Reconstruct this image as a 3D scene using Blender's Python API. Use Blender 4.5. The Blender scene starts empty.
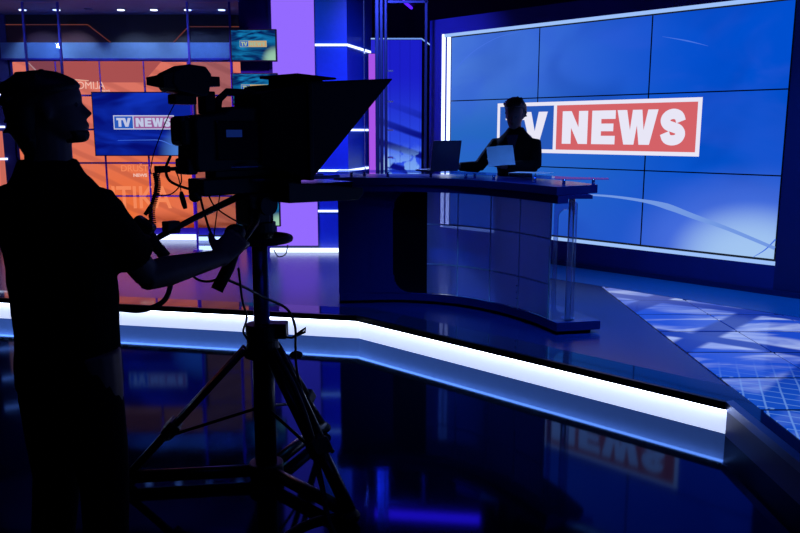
import bpy, bmesh, math, random
from math import radians as R, sin, cos, pi
from mathutils import Vector, Matrix
random.seed(4)
SC = bpy.context.scene
COL = SC.collection

# ------------------------------------------------------------------ camera, world, lights, exposure
cam_d = bpy.data.cameras.new('camera'); cam = bpy.data.objects.new('camera', cam_d); COL.objects.link(cam)
cam.location = (0, 0, 1.62); cam.rotation_euler = (pi/2 - math.atan(135.5/775), 0, 0)
cam_d.sensor_width = 36; cam_d.lens = 775/800*36; cam_d.clip_start = .05; cam_d.clip_end = 100
SC.camera = cam
SC.view_settings.view_transform = 'Standard'; SC.view_settings.look = 'None'
SC.view_settings.exposure = 0; SC.view_settings.gamma = 1; SC.view_settings.use_curve_mapping = False
w = bpy.data.worlds.new('world'); SC.world = w; w.use_nodes = True
w.node_tree.nodes['Background'].inputs[0].default_value = (.01, .02, .12, 1)
w.node_tree.nodes['Background'].inputs[1].default_value = .02

def spot(loc, target, col, power, size=60, blend=.8, soft=.15):
    d = bpy.data.lights.new('spot_light', 'SPOT'); d.color = col; d.energy = power
    d.spot_size = R(size); d.spot_blend = blend; d.shadow_soft_size = soft
    o = bpy.data.objects.new('spot_light', d); COL.objects.link(o); o.location = loc
    o.rotation_euler = (Vector(target)-Vector(loc)).to_track_quat('-Z', 'Y').to_euler()
    return o
def area(loc, target, col, power, sx, sy):
    d = bpy.data.lights.new('area_light', 'AREA'); d.color = col; d.energy = power; d.shape = 'RECTANGLE'; d.size = sx; d.size_y = sy
    o = bpy.data.objects.new('area_light', d); COL.objects.link(o); o.location = loc
    o.rotation_euler = (Vector(target)-Vector(loc)).to_track_quat('-Z', 'Y').to_euler()
    return o
BL = (.04, .12, 1)
spot((1.0, 4.4, 4.5), (.9, 5.0, .2), (.06, .30, 1), 340, 58)          # stage from above
spot((3.0, 4.6, 4.3), (3.1, 5.6, .2), (.03, .36, 1), 400, 70)         # right of the stage
spot((-.6, 6.6, 4.2), (.3, 9.7, 1.9), (.16, .16, 1), 750, 45)         # left edge of the screen wall
spot((1.4, 5.2, 4.3), (4.2, 6.2, 1.6), (.02, .22, 1), 90, 50)         # right edge of the screen wall
spot((-1.2, 7.2, 4.2), (-.5, 9.4, 1.6), (.08, .42, 1), 190, 55)       # blue panelling and uprights
spot((-2.2, 6.6, 4.2), (-1.8, 8.6, .2), (.45, .12, 1), 900, 75)        # violet floor
spot((-4.6, 7.8, 2.75), (-4.4, 10.2, 2.65), (.22, .34, 1), 15, 60, .8, .03)
spot((-2.9, 7.8, 2.75), (-2.7, 10.2, 2.65), (.22, .34, 1), 15, 60, .8, .03)  # wash on the blue header
spot((-.5, 8.7, 3.3), (.55, 6.2, .75), (.22, .36, 1), 500, 30, .9, .1)    # unseen back light added to brighten the glass desk front
spot((2.2, 3.6, 3.8), (.5, 6.1, .6), (.08, .15, 1), 60, 26, .8, .1)      # blue on the desk front
area((.6, 1.2, 4.7), (.6, 5.5, .8), (.04, .07, 1), 5, 2.5, .5)        # unseen fill added for faint blue from the gallery side

# ------------------------------------------------------------------ materials
def lin(c):
    return tuple(((v/255)/12.92 if v/255 <= .04045 else ((v/255+.055)/1.055)**2.4) for v in c) + (1,)
def mat(name, rgb, rough=.5, metal=0., spec=.5, noise=0., scale=20., coat=0.):
    m = bpy.data.materials.new(name); m.use_nodes = True; nt = m.node_tree; b = nt.nodes['Principled BSDF']
    b.inputs['Roughness'].default_value = rough; b.inputs['Metallic'].default_value = metal
    b.inputs['Specular IOR Level'].default_value = spec; b.inputs['Coat Weight'].default_value = coat
    c = lin(rgb)
    n = nt.nodes.new('ShaderNodeTexNoise'); n.inputs['Scale'].default_value = scale; n.inputs['Detail'].default_value = 4
    tc = nt.nodes.new('ShaderNodeTexCoord'); nt.links.new(tc.outputs['Object'], n.inputs['Vector'])
    rp = nt.nodes.new('ShaderNodeValToRGB'); nt.links.new(n.outputs['Fac'], rp.inputs['Fac'])
    k = max(noise, .04)
    rp.color_ramp.elements[0].position = .3; rp.color_ramp.elements[1].position = .7
    rp.color_ramp.elements[0].color = tuple(v*(1-k) for v in c[:3]) + (1,)
    rp.color_ramp.elements[1].color = tuple(min(1, v*(1+k)) for v in c[:3]) + (1,)
    nt.links.new(rp.outputs['Color'], b.inputs['Base Color'])
    return m
def emis(name, rgb, s=1.):
    m = bpy.data.materials.new(name); m.use_nodes = True; nt = m.node_tree; nt.nodes.clear()
    e = nt.nodes.new('ShaderNodeEmission'); e.inputs[0].default_value = lin(rgb); e.inputs[1].default_value = s
    o = nt.nodes.new('ShaderNodeOutputMaterial'); nt.links.new(e.outputs[0], o.inputs[0]); return m
def glass(name, rgb=(225, 235, 255), refl=1.0):
    m = bpy.data.materials.new(name); m.use_nodes = True; nt = m.node_tree; nt.nodes.clear()
    t = nt.nodes.new('ShaderNodeBsdfTransparent'); t.inputs[0].default_value = lin(rgb)
    g = nt.nodes.new('ShaderNodeBsdfGlossy'); g.inputs['Roughness'].default_value = .02
    f = nt.nodes.new('ShaderNodeFresnel'); f.inputs[0].default_value = 1.45
    mm = nt.nodes.new('ShaderNodeMath'); mm.operation = 'MULTIPLY'; mm.inputs[1].default_value = refl
    mx = nt.nodes.new('ShaderNodeMixShader'); o = nt.nodes.new('ShaderNodeOutputMaterial')
    L = nt.links.new
    L(f.outputs[0], mm.inputs[0]); L(mm.outputs[0], mx.inputs[0]); L(t.outputs[0], mx.inputs[1]); L(g.outputs[0], mx.inputs[2]); L(mx.outputs[0], o.inputs[0])
    return m

class NG:
    """tiny node-graph helper for the pictures shown on the screens"""
    def __init__(s, name):
        s.m = bpy.data.materials.new(name); s.m.use_nodes = True; s.t = s.m.node_tree; s.t.nodes.clear()
        s.tc = s.t.nodes.new('ShaderNodeTexCoord').outputs['Object']
        sp = s.n('ShaderNodeSeparateXYZ'); s.l(s.tc, sp.inputs[0]); s.X, s.Y, s.Z = sp.outputs
    def n(s, k): return s.t.nodes.new(k)
    def l(s, a, b): s.t.links.new(a, b)
    def val(s, a, i):
        if isinstance(a, (int, float)): i.default_value = a
        else: s.l(a, i)
    def math(s, op, a, b=0., c=0., clamp=False):
        n = s.n('ShaderNodeMath'); n.operation = op; n.use_clamp = clamp
        for v, i in zip((a, b, c), n.inputs): s.val(v, i)
        return n.outputs[0]
    def rng(s, a, lo, hi, t0=0., t1=1.):
        n = s.n('ShaderNodeMapRange'); n.interpolation_type = 'SMOOTHSTEP'
        s.val(a, n.inputs[0])
        for i, v in enumerate((lo, hi, t0, t1)): n.inputs[i+1].default_value = v
        return n.outputs[0]
    def noise(s, scale, detail=2, dist=0., mp=(1, 1, 1), rot=0.):
        mpn = s.n('ShaderNodeMapping'); mpn.inputs['Scale'].default_value = mp; mpn.inputs['Rotation'].default_value = (0, 0, rot)
        s.l(s.tc, mpn.inputs[0]); n = s.n('ShaderNodeTexNoise'); s.l(mpn.outputs[0], n.inputs[0])
        n.inputs['Scale'].default_value = scale; n.inputs['Detail'].default_value = detail; n.inputs['Distortion'].default_value = dist
        return n.outputs[0]
    def wave(s, scale, dist, rot=0., det=2):
        mpn = s.n('ShaderNodeMapping'); mpn.inputs['Rotation'].default_value = (0, 0, rot); s.l(s.tc, mpn.inputs[0])
        n = s.n('ShaderNodeTexWave'); s.l(mpn.outputs[0], n.inputs[0]); n.inputs['Scale'].default_value = scale
        n.inputs['Distortion'].default_value = dist; n.inputs['Detail'].default_value = det; n.inputs['Detail Scale'].default_value = .7
        return n.outputs['Fac']
    def mix(s, f, a, b):
        n = s.n('ShaderNodeMix'); n.data_type = 'RGBA'; s.val(f, n.inputs[0])
        for v, i in ((a, n.inputs[6]), (b, n.inputs[7])):
            if isinstance(v, tuple): i.default_value = lin(v)
            else: s.l(v, i)
        return n.outputs[2]
    def out(s, col, st=1., gloss=False):
        e = s.n('ShaderNodeEmission'); e.inputs[1].default_value = st; s.l(col, e.inputs[0]); o = s.n('ShaderNodeOutputMaterial')
        if gloss:
            g = s.n('ShaderNodeBsdfGlossy'); g.inputs['Roughness'].default_value = .12; f = s.n('ShaderNodeFresnel')
            m2 = s.n('ShaderNodeMath'); m2.operation = 'MULTIPLY'; m2.inputs[1].default_value = .6; s.l(f.outputs[0], m2.inputs[0])
            mx = s.n('ShaderNodeMixShader'); s.l(m2.outputs[0], mx.inputs[0]); s.l(e.outputs[0], mx.inputs[1]); s.l(g.outputs[0], mx.inputs[2]); s.l(mx.outputs[0], o.inputs[0])
        else: s.l(e.outputs[0], o.inputs[0])
        return s.m

M = {}
M['floor'] = mat('polished_black_floor', (5, 6, 11), .07, spec=.22, noise=.2, scale=3)
_nt = M['floor'].node_tree; _g = _nt.nodes.new('ShaderNodeBsdfGlossy'); _g.inputs[0].default_value = (.15, .34, .95, 1); _g.inputs['Roughness'].default_value = .06
_f = _nt.nodes.new('ShaderNodeFresnel'); _f.inputs[0].default_value = 1.42; _d = _nt.nodes.new('ShaderNodeBsdfDiffuse'); _d.inputs[0].default_value = (.002, .003, .008, 1)
_m = _nt.nodes.new('ShaderNodeMixShader'); _nt.links.new(_f.outputs[0], _m.inputs[0]); _nt.links.new(_d.outputs[0], _m.inputs[1]); _nt.links.new(_g.outputs[0], _m.inputs[2]); _nt.links.new(_m.outputs[0], _nt.nodes['Material Output'].inputs[0])
M['stage'] = mat('glossy_stage_deck', (18, 40, 112), .26, spec=.5, noise=.12, scale=2.5)
M['border'] = mat('polished_stage_border', (30, 40, 84), .05, spec=.7)
M['edge'] = mat('black_edge_trim', (3, 3, 6), .4)
M['side'] = mat('navy_stage_side', (40, 48, 110), .4)
M['metal'] = mat('brushed_metal_trim', (120, 130, 165), .3, metal=.9)
M['strip'] = mat('frosted_light_panel', (225, 232, 250), .5)
_b = M['strip'].node_tree.nodes['Principled BSDF']; _b.inputs['Emission Color'].default_value = (.60, .70, 1, 1); _b.inputs['Emission Strength'].default_value = .9
M['stripbar'] = emis('bright_led_bar', (215, 228, 255), 9.0)
M['band'] = mat('screen_reflection_blue', (24, 120, 200), .3)  # floor border; the screen's reflection is put into its blue
M['led'] = emis('white_led_strip', (205, 220, 255), 2.2)
M['ledsoft'] = emis('soft_white_led', (150, 185, 240), 1.1)
M['wall'] = mat('blue_wall_paint', (40, 44, 135), .5, noise=.08, scale=3)
M['wallnavy'] = mat('navy_wall_paint', (24, 30, 100), .45)
M['black'] = mat('black_room_paint', (12, 14, 44), .8)
M['dark'] = mat('matte_black_plastic', (9, 9, 12), .5, noise=.2, scale=40)
M['darkm'] = mat('black_anodised_metal', (14, 14, 18), .35, metal=.3)
M['satin'] = mat('satin_column_metal', (70, 90, 140), .3, metal=.8)
M['rubber'] = mat('black_rubber', (5, 5, 6), .7)
M['cable'] = mat('black_cable_sheath', (6, 6, 8), .5)
M['cloth'] = mat('black_hood_cloth', (5, 5, 7), .9, noise=.3, scale=60)
M['shirt'] = mat('black_tshirt_cotton', (7, 7, 10), .95, noise=.2, scale=80, spec=.1)
M['jeans'] = mat('dark_denim', (8, 9, 16), .95, noise=.3, scale=120, spec=.1)
M['skin'] = mat('skin', (124, 92, 80), .55, noise=.06, scale=30)
M['hair'] = mat('dark_brown_hair', (22, 15, 12), .6, noise=.4, scale=90)
M['hair2'] = mat('short_brown_hair', (70, 46, 32), .5, noise=.4, scale=90)
M['jacket'] = mat('black_jacket_cloth', (9, 9, 13), .85, noise=.2, scale=70, spec=.2)
M['blouse'] = mat('dark_blue_blouse', (24, 28, 62), .7)
M['paper'] = mat('white_paper', (225, 228, 240), .6)
M['desk'] = mat('navy_desk_lacquer', (34, 46, 128), .25, spec=.5, coat=.3)
M['desktop'] = mat('dark_glossy_counter', (30, 48, 120), .28, spec=.3)
M['deskdark'] = mat('black_desk_recess', (6, 7, 20), .3)
M['glass'] = glass('clear_glass')
M['deskglass'] = glass('blue_tinted_desk_glass', (215, 222, 255), 1.0)
def hazy(m, rgb, f):
    nt = m.node_tree; o = [n for n in nt.nodes if n.type == 'OUTPUT_MATERIAL'][0]; src = o.inputs[0].links[0].from_socket
    d = nt.nodes.new('ShaderNodeBsdfTranslucent'); d.inputs[0].default_value = lin(rgb); d2 = nt.nodes.new('ShaderNodeBsdfDiffuse'); d2.inputs[0].default_value = lin(rgb)
    a = nt.nodes.new('ShaderNodeMixShader'); nt.links.new(d.outputs[0], a.inputs[1]); nt.links.new(d2.outputs[0], a.inputs[2]); a.inputs[0].default_value = .4
    x = nt.nodes.new('ShaderNodeMixShader'); x.inputs[0].default_value = f; nt.links.new(src, x.inputs[1]); nt.links.new(a.outputs[0], x.inputs[2]); nt.links.new(x.outputs[0], o.inputs[0])
hazy(M['deskglass'], (200, 210, 250), .5)
M['acryl'] = glass('clear_acrylic', (215, 225, 250), 1.2); hazy(M['acryl'], (225, 232, 250), .16)
M['joint'] = mat('pale_joint_strip', (240, 244, 252), .4)
M['topglass'] = glass('coated_top_glass', (190, 205, 240), .3)
M['chrome'] = mat('chrome_fittings', (210, 218, 240), .2, metal=.8)
M['lap'] = mat('silver_laptop_lid', (90, 92, 120), .35, metal=.5)
M['purple'] = emis('purple_light_panel', (148, 106, 255), 1.0)
M['magenta'] = emis('magenta_light_bar', (168, 84, 232), 1.0)
M['neon'] = emis('violet_neon_tube', (96, 30, 255), 2.5)
M['tubeneon'] = emis('violet_ceiling_neon', (96, 40, 255), 7)
M['white_t'] = emis('screen_white', (232, 230, 246), 1.0)
M['red_f'] = emis('screen_red', (212, 98, 104), 1.0)
M['blue_f'] = emis('screen_mid_blue', (38, 88, 186), 1.0)
M['pale'] = emis('screen_pale_blue', (120, 160, 238), .9)
M['lampw'] = emis('downlight_glow', (215, 225, 255), 3.0)
M['panelblue'] = mat('blue_panelling', (20, 66, 190), .35, noise=.05)
M['columnblue'] = mat('indigo_column_paint', (30, 16, 130), .5)
M['soffit'] = mat('grey_blue_ceiling_board', (120, 135, 190), .7)
M['header'] = mat('blue_header_board', (120, 160, 225), .5)
M['maroon'] = mat('dull_maroon_panel', (92, 46, 62), .6)
M['darkgrey'] = mat('charcoal_wall_panel', (52, 50, 66), .7)
M['blueframe'] = mat('violet_blue_frame', (70, 60, 190), .35, metal=.3)
M['orange_line'] = emis('orange_edge_light', (150, 76, 66), .5)
M['eye'] = mat('eye_white', (70, 68, 72), .6)

g = NG('news_wall_picture')   # local X runs along the wall (m), local Y is height (m)
c = g.mix(g.rng(g.X, -.3, 3.4), (74, 122, 218), (0, 78, 206))
c = g.mix(g.math('MULTIPLY', g.rng(g.Y, 2.3, 1.5), g.rng(g.X, 3.4, .6, .15, .75)), c, (14, 96, 186))
c = g.mix(g.math('MULTIPLY', g.rng(g.noise(1.1, 3, 1.2, (.6, 1.4, 1), .3), .42, .75), .35), c, (46, 88, 216))
c = g.mix(g.math('MULTIPLY', g.rng(g.noise(.9, 2, .6, (1, 1.2, 1), -.3), .45, .8), .5), c, (2, 50, 158))
c = g.mix(g.math('MULTIPLY', g.rng(g.Y, 1.2, .6), .45), c, (40, 82, 205))
d2 = g.math('ADD', g.math('POWER', g.math('SUBTRACT', g.X, 3.75), 2), g.math('POWER', g.math('MULTIPLY', g.math('SUBTRACT', g.Y, .45), 1.5), 2))
c = g.mix(g.rng(d2, 2.0, .0, 0, .6), c, (96, 134, 242))
c = g.mix(g.rng(d2, .75, .0, 0, .85), c, (172, 208, 244))
M['newswall'] = g.out(c, 1.)
g = NG('orange_studio_picture')
c = g.mix(g.rng(g.Y, 2.2, .4), (226, 120, 104), (244, 114, 56))
c = g.mix(g.rng(g.noise(.8, 2, .3), .4, .7, 0, .5), c, (226, 118, 100))
c = g.mix(g.math('MULTIPLY', g.rng(g.wave(1.6, 1.2, -1.15), .5, .95), .28), c, (140, 60, 60))
c = g.mix(g.math('MULTIPLY', g.rng(g.Y, .62, .36), g.rng(g.noise(1.5, 2, .5, (1, 4, 1)), .4, .6)), c, (150, 52, 20))
M['orange'] = g.out(c, .92)
g = NG('blue_monitor_picture')
c = g.mix(g.rng(g.noise(1.6, 3, 1., (.5, 1.6, 1), .5), .35, .7), (4, 12, 110), (16, 52, 190))
c = g.mix(g.rng(g.math('ADD', g.math('POWER', g.math('SUBTRACT', g.X, 1.25), 2), g.math('POWER', g.Y, 2)), .22, 0., 0, .7), c, (90, 150, 230))
M['bluemon'] = g.out(c, 1.)
g = NG('teal_monitor_picture')
c = g.mix(g.rng(g.noise(5, 3, 1.5, (.5, 1.6, 1), .5), .35, .68), (6, 30, 90), (20, 130, 190))
c = g.mix(g.rng(g.math('ADD', g.math('POWER', g.math('SUBTRACT', g.X, .5), 2), g.math('POWER', g.Y, 2)), .03, 0.), c, (160, 210, 180))
M['tealmon'] = g.out(c, .9)
M['amber_f'] = emis('screen_amber', (214, 160, 110), .9)
M['cream_f'] = emis('screen_cream', (170, 190, 160), .9)
g = NG('blue_partition_picture')
c = g.mix(g.rng(g.Y, 2.4, .9), (38, 38, 206), (66, 104, 244))
c = g.mix(g.math('MULTIPLY', g.rng(g.wave(1.3, 1., -1.25), .55, .95), g.rng(g.Y, 2.1, 1.5)), c, (14, 18, 130))
c = g.mix(g.math('MULTIPLY', g.rng(g.noise(5, 4, .3), .46, .52), g.rng(g.Y, 1.5, 1.15)), c, (160, 200, 250))
sx = g.math('ABSOLUTE', g.math('SUBTRACT', g.math('FRACT', g.math('MULTIPLY', g.X, 8)), .5))
c = g.mix(g.rng(sx, .46, .5, 0, .6), c, (20, 24, 130))
M['partpic'] = g.out(c, 1.)
g = NG('lit_floor_picture')    # local X right, local Y away from camera
st = g.rng(g.noise(1.4, 4, .8, (.6, 2.6, 1), .35), .42, .66)
c = g.mix(st, (28, 78, 214), (176, 196, 252))
c = g.mix(g.rng(g.wave(.42, 1.4, .72, 1), .80, .93), c, (18, 52, 170))
c = g.mix(g.rng(g.wave(.30, 2.2, -.9, 1), .90, .97), c, (22, 58, 176))
near = g.rng(g.Y, 1.5, .6)
gl = g.math('MAXIMUM', g.rng(g.wave(3.1, .6, .35, 1), .95, 1.), g.rng(g.wave(3.3, .8, -1.1, 1), .95, 1.))
c = g.mix(g.math('MULTIPLY', near, .75), c, (20, 82, 200))
c = g.mix(g.math('MULTIPLY', g.math('MULTIPLY', near, gl), .5), c, (130, 180, 250))
c = g.mix(g.rng(g.Y, 2.6, 4.0, 0, .4), c, (176, 190, 252))
M['floorpic'] = g.out(c, 1.05, gloss=True)

# ------------------------------------------------------------------ object helpers
def obj(name, bm, m, parent=None, world=True, smooth=False, bevel=0., kind=None):
    if parent is not None and world: bm.transform(MW(parent).inverted())
    me = bpy.data.meshes.new(name); bmesh.ops.recalc_face_normals(bm, faces=bm.faces[:]); bm.to_mesh(me); bm.free()
    me.materials.append(m)
    if smooth:
        for p in me.polygons: p.use_smooth = True
    o = bpy.data.objects.new(name, me); COL.objects.link(o)
    if parent is not None: o.parent = parent
    if bevel:
        b = o.modifiers.new('bevel', 'BEVEL'); b.width = bevel; b.segments = 2; b.limit_method = 'ANGLE'
    if kind: o['kind'] = kind
    return o
def MW(o):
    m = o.matrix_basis if o.parent is None else MW(o.parent) @ o.matrix_basis
    return m.copy()
def thing(name, label, cat, loc=(0, 0, 0), rotz=0., group=None):
    o = bpy.data.objects.new(name, None); COL.objects.link(o); o.empty_display_size = .1
    o.matrix_basis = Matrix.Translation(loc) @ Matrix.Rotation(rotz, 4, 'Z')
    return tag(o, label, cat, group)
def tag(o, label, cat, group=None):
    o['label'] = label; o['category'] = cat
    if group: o['group'] = group
    return o
def struct(name, bm, m, parent=None, **k): return obj(name, bm, m, parent, kind='structure' if parent is None else None, **k)
def box(x0, x1, y0, y1, z0, z1, bm=None, T=None):
    bm = bm or bmesh.new()
    v = [bm.verts.new(p) for p in ((x0,y0,z0),(x1,y0,z0),(x1,y1,z0),(x0,y1,z0),(x0,y0,z1),(x1,y0,z1),(x1,y1,z1),(x0,y1,z1))]
    for f in ((0,3,2,1),(4,5,6,7),(0,1,5,4),(1,2,6,5),(2,3,7,6),(3,0,4,7)): bm.faces.new([v[i] for i in f])
    if T is not None: bmesh.ops.transform(bm, matrix=T, verts=v)
    return bm
def prism(pts, a, b, bm=None, T=None):
    """2-D outline (x,y) extruded from z=a to z=b, then mapped by T"""
    bm = bm or bmesh.new()
    lo = [bm.verts.new((p[0], p[1], a)) for p in pts]; hi = [bm.verts.new((p[0], p[1], b)) for p in pts]
    bm.faces.new(lo); bm.faces.new(hi); n = len(pts)
    for i in range(n): bm.faces.new((lo[i], lo[(i+1) % n], hi[(i+1) % n], hi[i]))
    if T is not None: bmesh.ops.transform(bm, matrix=T, verts=lo+hi)
    return bm
XZ = Matrix(((1,0,0,0),(0,0,1,0),(0,1,0,0),(0,0,0,1)))     # outline (x,z), extrusion along y
def tube(path, r, n=10, bm=None, flat=None):
    """round tube through points; r number or list; flat=(dir, ratio) squashes the section along dir"""
    bm = bm or bmesh.new(); P = [Vector(p) for p in path]; rr = r if isinstance(r, (list, tuple)) else [r]*len(P)
    rings = []; prev = None
    for i, p in enumerate(P):
        t = (P[min(i+1, len(P)-1)] - P[max(i-1, 0)]).normalized()
        if prev is None: u = t.orthogonal().normalized()
        else: u = (prev - t*prev.dot(t)).normalized()
        prev = u; v = t.cross(u)
        ring = []
        for k in range(n):
            a = 2*pi*k/n; q = u*cos(a)*rr[i] + v*sin(a)*rr[i]
            ring.append(bm.verts.new(p + q))
        rings.append(ring)
    for a, b in zip(rings, rings[1:]):
        for k in range(n): bm.faces.new((a[k], a[(k+1) % n], b[(k+1) % n], b[k]))
    bm.faces.new(rings[0][::-1]); bm.faces.new(rings[-1])
    return bm
def loft(rings, bm=None):
    bm = bm or bmesh.new(); V = [[bm.verts.new(p) for p in r] for r in rings]; n = len(V[0])
    for a, b in zip(V, V[1:]):
        for k in range(n): bm.faces.new((a[k], a[(k+1) % n], b[(k+1) % n], b[k]))
    bm.faces.new(V[0][::-1]); bm.faces.new(V[-1]); return bm
def ell(c, ax, ay, rx, ry, n=20, e=1.):
    c = Vector(c); ax = Vector(ax); ay = Vector(ay); out = []
    for k in range(n):
        a = 2*pi*k/n; x = math.copysign(abs(cos(a))**e, cos(a)); y = math.copysign(abs(sin(a))**e, sin(a))
        out.append(c + ax*rx*x + ay*ry*y)
    return out
def cyl(c, r, z0, z1, n=24, bm=None, r1=None):
    return loft([ell((c[0], c[1], z0), (1,0,0), (0,1,0), r, r, n), ell((c[0], c[1], z1), (1,0,0), (0,1,0), r if r1 is None else r1, r if r1 is None else r1, n)], bm)
def ball(c, r, bm=None, s=(1,1,1), seg=14, T=None):
    bm = bm or bmesh.new()
    m = Matrix.Translation(c) @ (T or Matrix.Identity(4)) @ Matrix.Diagonal((s[0], s[1], s[2], 1))
    bmesh.ops.create_uvsphere(bm, u_segments=seg, v_segments=seg//2+2, radius=r, matrix=m); return bm
def spline(pts, n=8):
    P = [Vector(p) for p in pts]; P = [P[0]*2-P[1]] + P + [P[-1]*2-P[-2]]; out = []
    for i in range(1, len(P)-2):
        for k in range(n):
            t = k/n; a, b, c_, d = P[i-1:i+3]
            out.append(.5*((2*b)+(c_-a)*t+(2*a-5*b+4*c_-d)*t*t+(3*b-a-3*c_+d)*t**3))
    out.append(P[-2]); return out
def fuse(bm, voxel=.008, smooth=3):
    """one continuous skin from overlapping shapes"""
    me = bpy.data.meshes.new('t'); bmesh.ops.recalc_face_normals(bm, faces=bm.faces[:]); bm.to_mesh(me); bm.free()
    o = bpy.data.objects.new('t', me); COL.objects.link(o)
    r = o.modifiers.new('r', 'REMESH'); r.mode = 'VOXEL'; r.voxel_size = voxel
    s = o.modifiers.new('s', 'SMOOTH'); s.iterations = smooth; s.factor = .6
    dg = bpy.context.evaluated_depsgraph_get(); dg.update(); m2 = bpy.data.meshes.new_from_object(o.evaluated_get(dg))
    b2 = bmesh.new(); b2.from_mesh(m2); bpy.data.objects.remove(o); bpy.data.meshes.remove(me); bpy.data.meshes.remove(m2)
    return b2

# ------------------------------------------------------------------ room
struct('floor', box(-9, 7.5, -3, 14, -.1, 0), M['floor'])
struct('ceiling', box(-9, 7.5, -3, 14, 5.0, 5.1), M['black'])
struct('wall_left', box(-9.1, -9, -3, 14, -.1, 5.1), M['black'])
struct('wall_right', box(7.5, 7.6, -3, 14, -.1, 5.1), M['black'])
struct('wall_back', box(-9.1, 7.6, 14, 14.1, -.1, 5.1), M['black'])
struct('wall_front', box(-9.1, 7.6, -3.1, -3, -.1, 5.1), M['black'])

# stage: raised deck with a light box along its front
S = .19
F0, FA, FB, FC = (-7.0, 7.33), (-.337, 5.92), (1.745, 3.96), (1.765, -1.5)
deck = prism([F0, FA, FB, FC, (7.4, -1.5), (7.4, 13.9), (-7.0, 13.9)], .155, S)
stage = struct('floor_stage', deck, M['stage'])
def inset(p, q, d, off=0):   # point pair shifted to the inner side
    v = (Vector(q)-Vector(p)).normalized(); nrm = Vector((-v.y, v.x)); return Vector(p)+nrm*d, Vector(q)+nrm*d
def meet(a, b, c_, d):
    r = b-a; s_ = d-c_; t = ((c_-a).x*s_.y-(c_-a).y*s_.x)/(r.x*s_.y-r.y*s_.x); return a+r*t
def path_off(d):
    s1 = inset(F0, FA, d); s2 = inset(FA, FB, d); s3 = inset(FB, FC, d)
    return [s1[0], meet(s1[0], s1[1], s2[0], s2[1]), meet(s2[0], s2[1], s3[0], s3[1]), s3[1]]
def band(d0, d1, z0, z1, a=0, b=3):
    P, Q = path_off(d0), path_off(d1); return prism([tuple(p) for p in P[a:b+1]] + [tuple(p) for p in reversed(Q[a:b+1])], z0, z1)
obj('floor_border', band(.012, .27, S, S+.003), M['border'], stage)
obj('edge_trim', band(-.012, .012, .150, S+.004, 0, 2), M['edge'], stage)
obj('side_edge_trim', band(-.004, .045, .15, S+.005, 2, 3), M['metal'], stage)
obj('deck_base', prism([tuple(p) for p in path_off(.06)] + [(7.4, -1.5), (7.4, 13.9), (-7.0, 13.9)], 0, .155), M['side'], stage)
obj('stage_side', band(.01, .06, 0, .15, 2, 3), M['side'], stage)
# light box: a glowing panel between lip and floor, brightest under the lip
g = NG('white_light_box')
M['lightbox'] = M['strip']
for nm, a, b in (('left', 0, 1), ('middle', 1, 2)):
    o = obj('light_panel', band(.03, .06, .002, .150, a, b), M['lightbox'], stage)
obj('light_bar', band(-.004, .010, .140, .152, 0, 1), M['stripbar'], stage)
obj('light_bar', band(-.004, .010, .140, .152, 1, 2), M['stripbar'], stage)

# lit floor screen, tiles 0.565 x 0.53
fl = thing('floor_screen', 'glass floor screen with white and blue streaks set in the stage', 'floor screen', (1.87, 3.3, S))
for i in range(9):
    for j in range(-6, 9):
        x0, y0 = 1.87+.565*i, 3.302+.53*j
        x1, y1 = x0+.565, y0+.53
        poly = [(x0+.008, y0+.019), (x1-.008, y0+.019), (x1-.008, y1-.019), (x0+.008, y1-.019)]
        D = 8.93   # cut by the line x+y=D
        out = []
        for k in range(4):
            p, q = poly[k], poly[(k+1) % 4]; fp, fq = D-p[0]-p[1], D-q[0]-q[1]
            if fp >= 0: out.append(p)
            if fp*fq < 0:
                t = fp/(fp-fq); out.append((p[0]+(q[0]-p[0])*t, p[1]+(q[1]-p[1])*t))
        if len(out) > 2 and x1 < 7.3:
            bm = prism([(p[0]-1.87, p[1]-3.3) for p in out], .002, .008)
            ob = obj('glass_tile', bm, M['floorpic'], None); ob.parent = fl
obj('tile_bed', prism([(1.87, .1), (7.3, .1), (7.3, 1.63), (1.87, 7.06)], S, S+.002), M['edge'], fl)

# ------------------------------------------------------------------ big screen wall at 45 degrees; local x along the wall, y into it, z up
WM = (Vector((.5, 9.5, 0)), -pi/4)
sw = thing('screen_wall', 'x', 'x', WM[0], WM[1])
for k in ('label', 'category'): del sw[k]
sw['kind'] = 'structure'; sw.name = 'wall_right_set'
# block with an opening s .0-3.95, z .455-2.745
obj('wall_panel', box(-.20, 0, 0, .5, S, 2.92), M['wall'], sw, world=False)
obj('wall_panel', box(3.95, 8.5, 0, .5, S, 2.92), M['wallnavy'], sw, world=False)
obj('wall_panel', box(0, 3.95, 0, .5, 2.745, 2.92), M['wall'], sw, world=False)
obj('wall_panel', box(0, 3.95, 0, .5, S, .455), M['wall'], sw, world=False)
obj('baseboard', box(-.2, 8.5, -.02, 0, S, S+.05), M['wallnavy'], sw, world=False)
obj('floor_band', box(-.2, 8.5, -.72, -.02, S, S+.003), M['band'], sw, world=False)
obj('wall_return', box(-.20, 3.95, .5, .52, S, 2.92), M['black'], sw, world=False)
lf = thing('led_frame', 'white glowing light frame around the big news screen', 'light frame', WM[0], WM[1])
obj('light_strip', box(.0, .035, -.004, .02, .455, 2.745), M['led'], lf, world=False)
obj('light_strip', box(.062, .095, .02, .045, .49, 2.71), M['led'], lf, world=False)
obj('light_strip', box(.035, 3.95, -.002, .02, 2.712, 2.745), M['ledsoft'], lf, world=False)
obj('light_strip', box(.035, 3.95, -.002, .02, .455, .488), M['ledsoft'], lf, world=False)
obj('reveal', box(.0, 3.95, .06, .08, .455, 2.745), M['wall'], lf, world=False)

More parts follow.
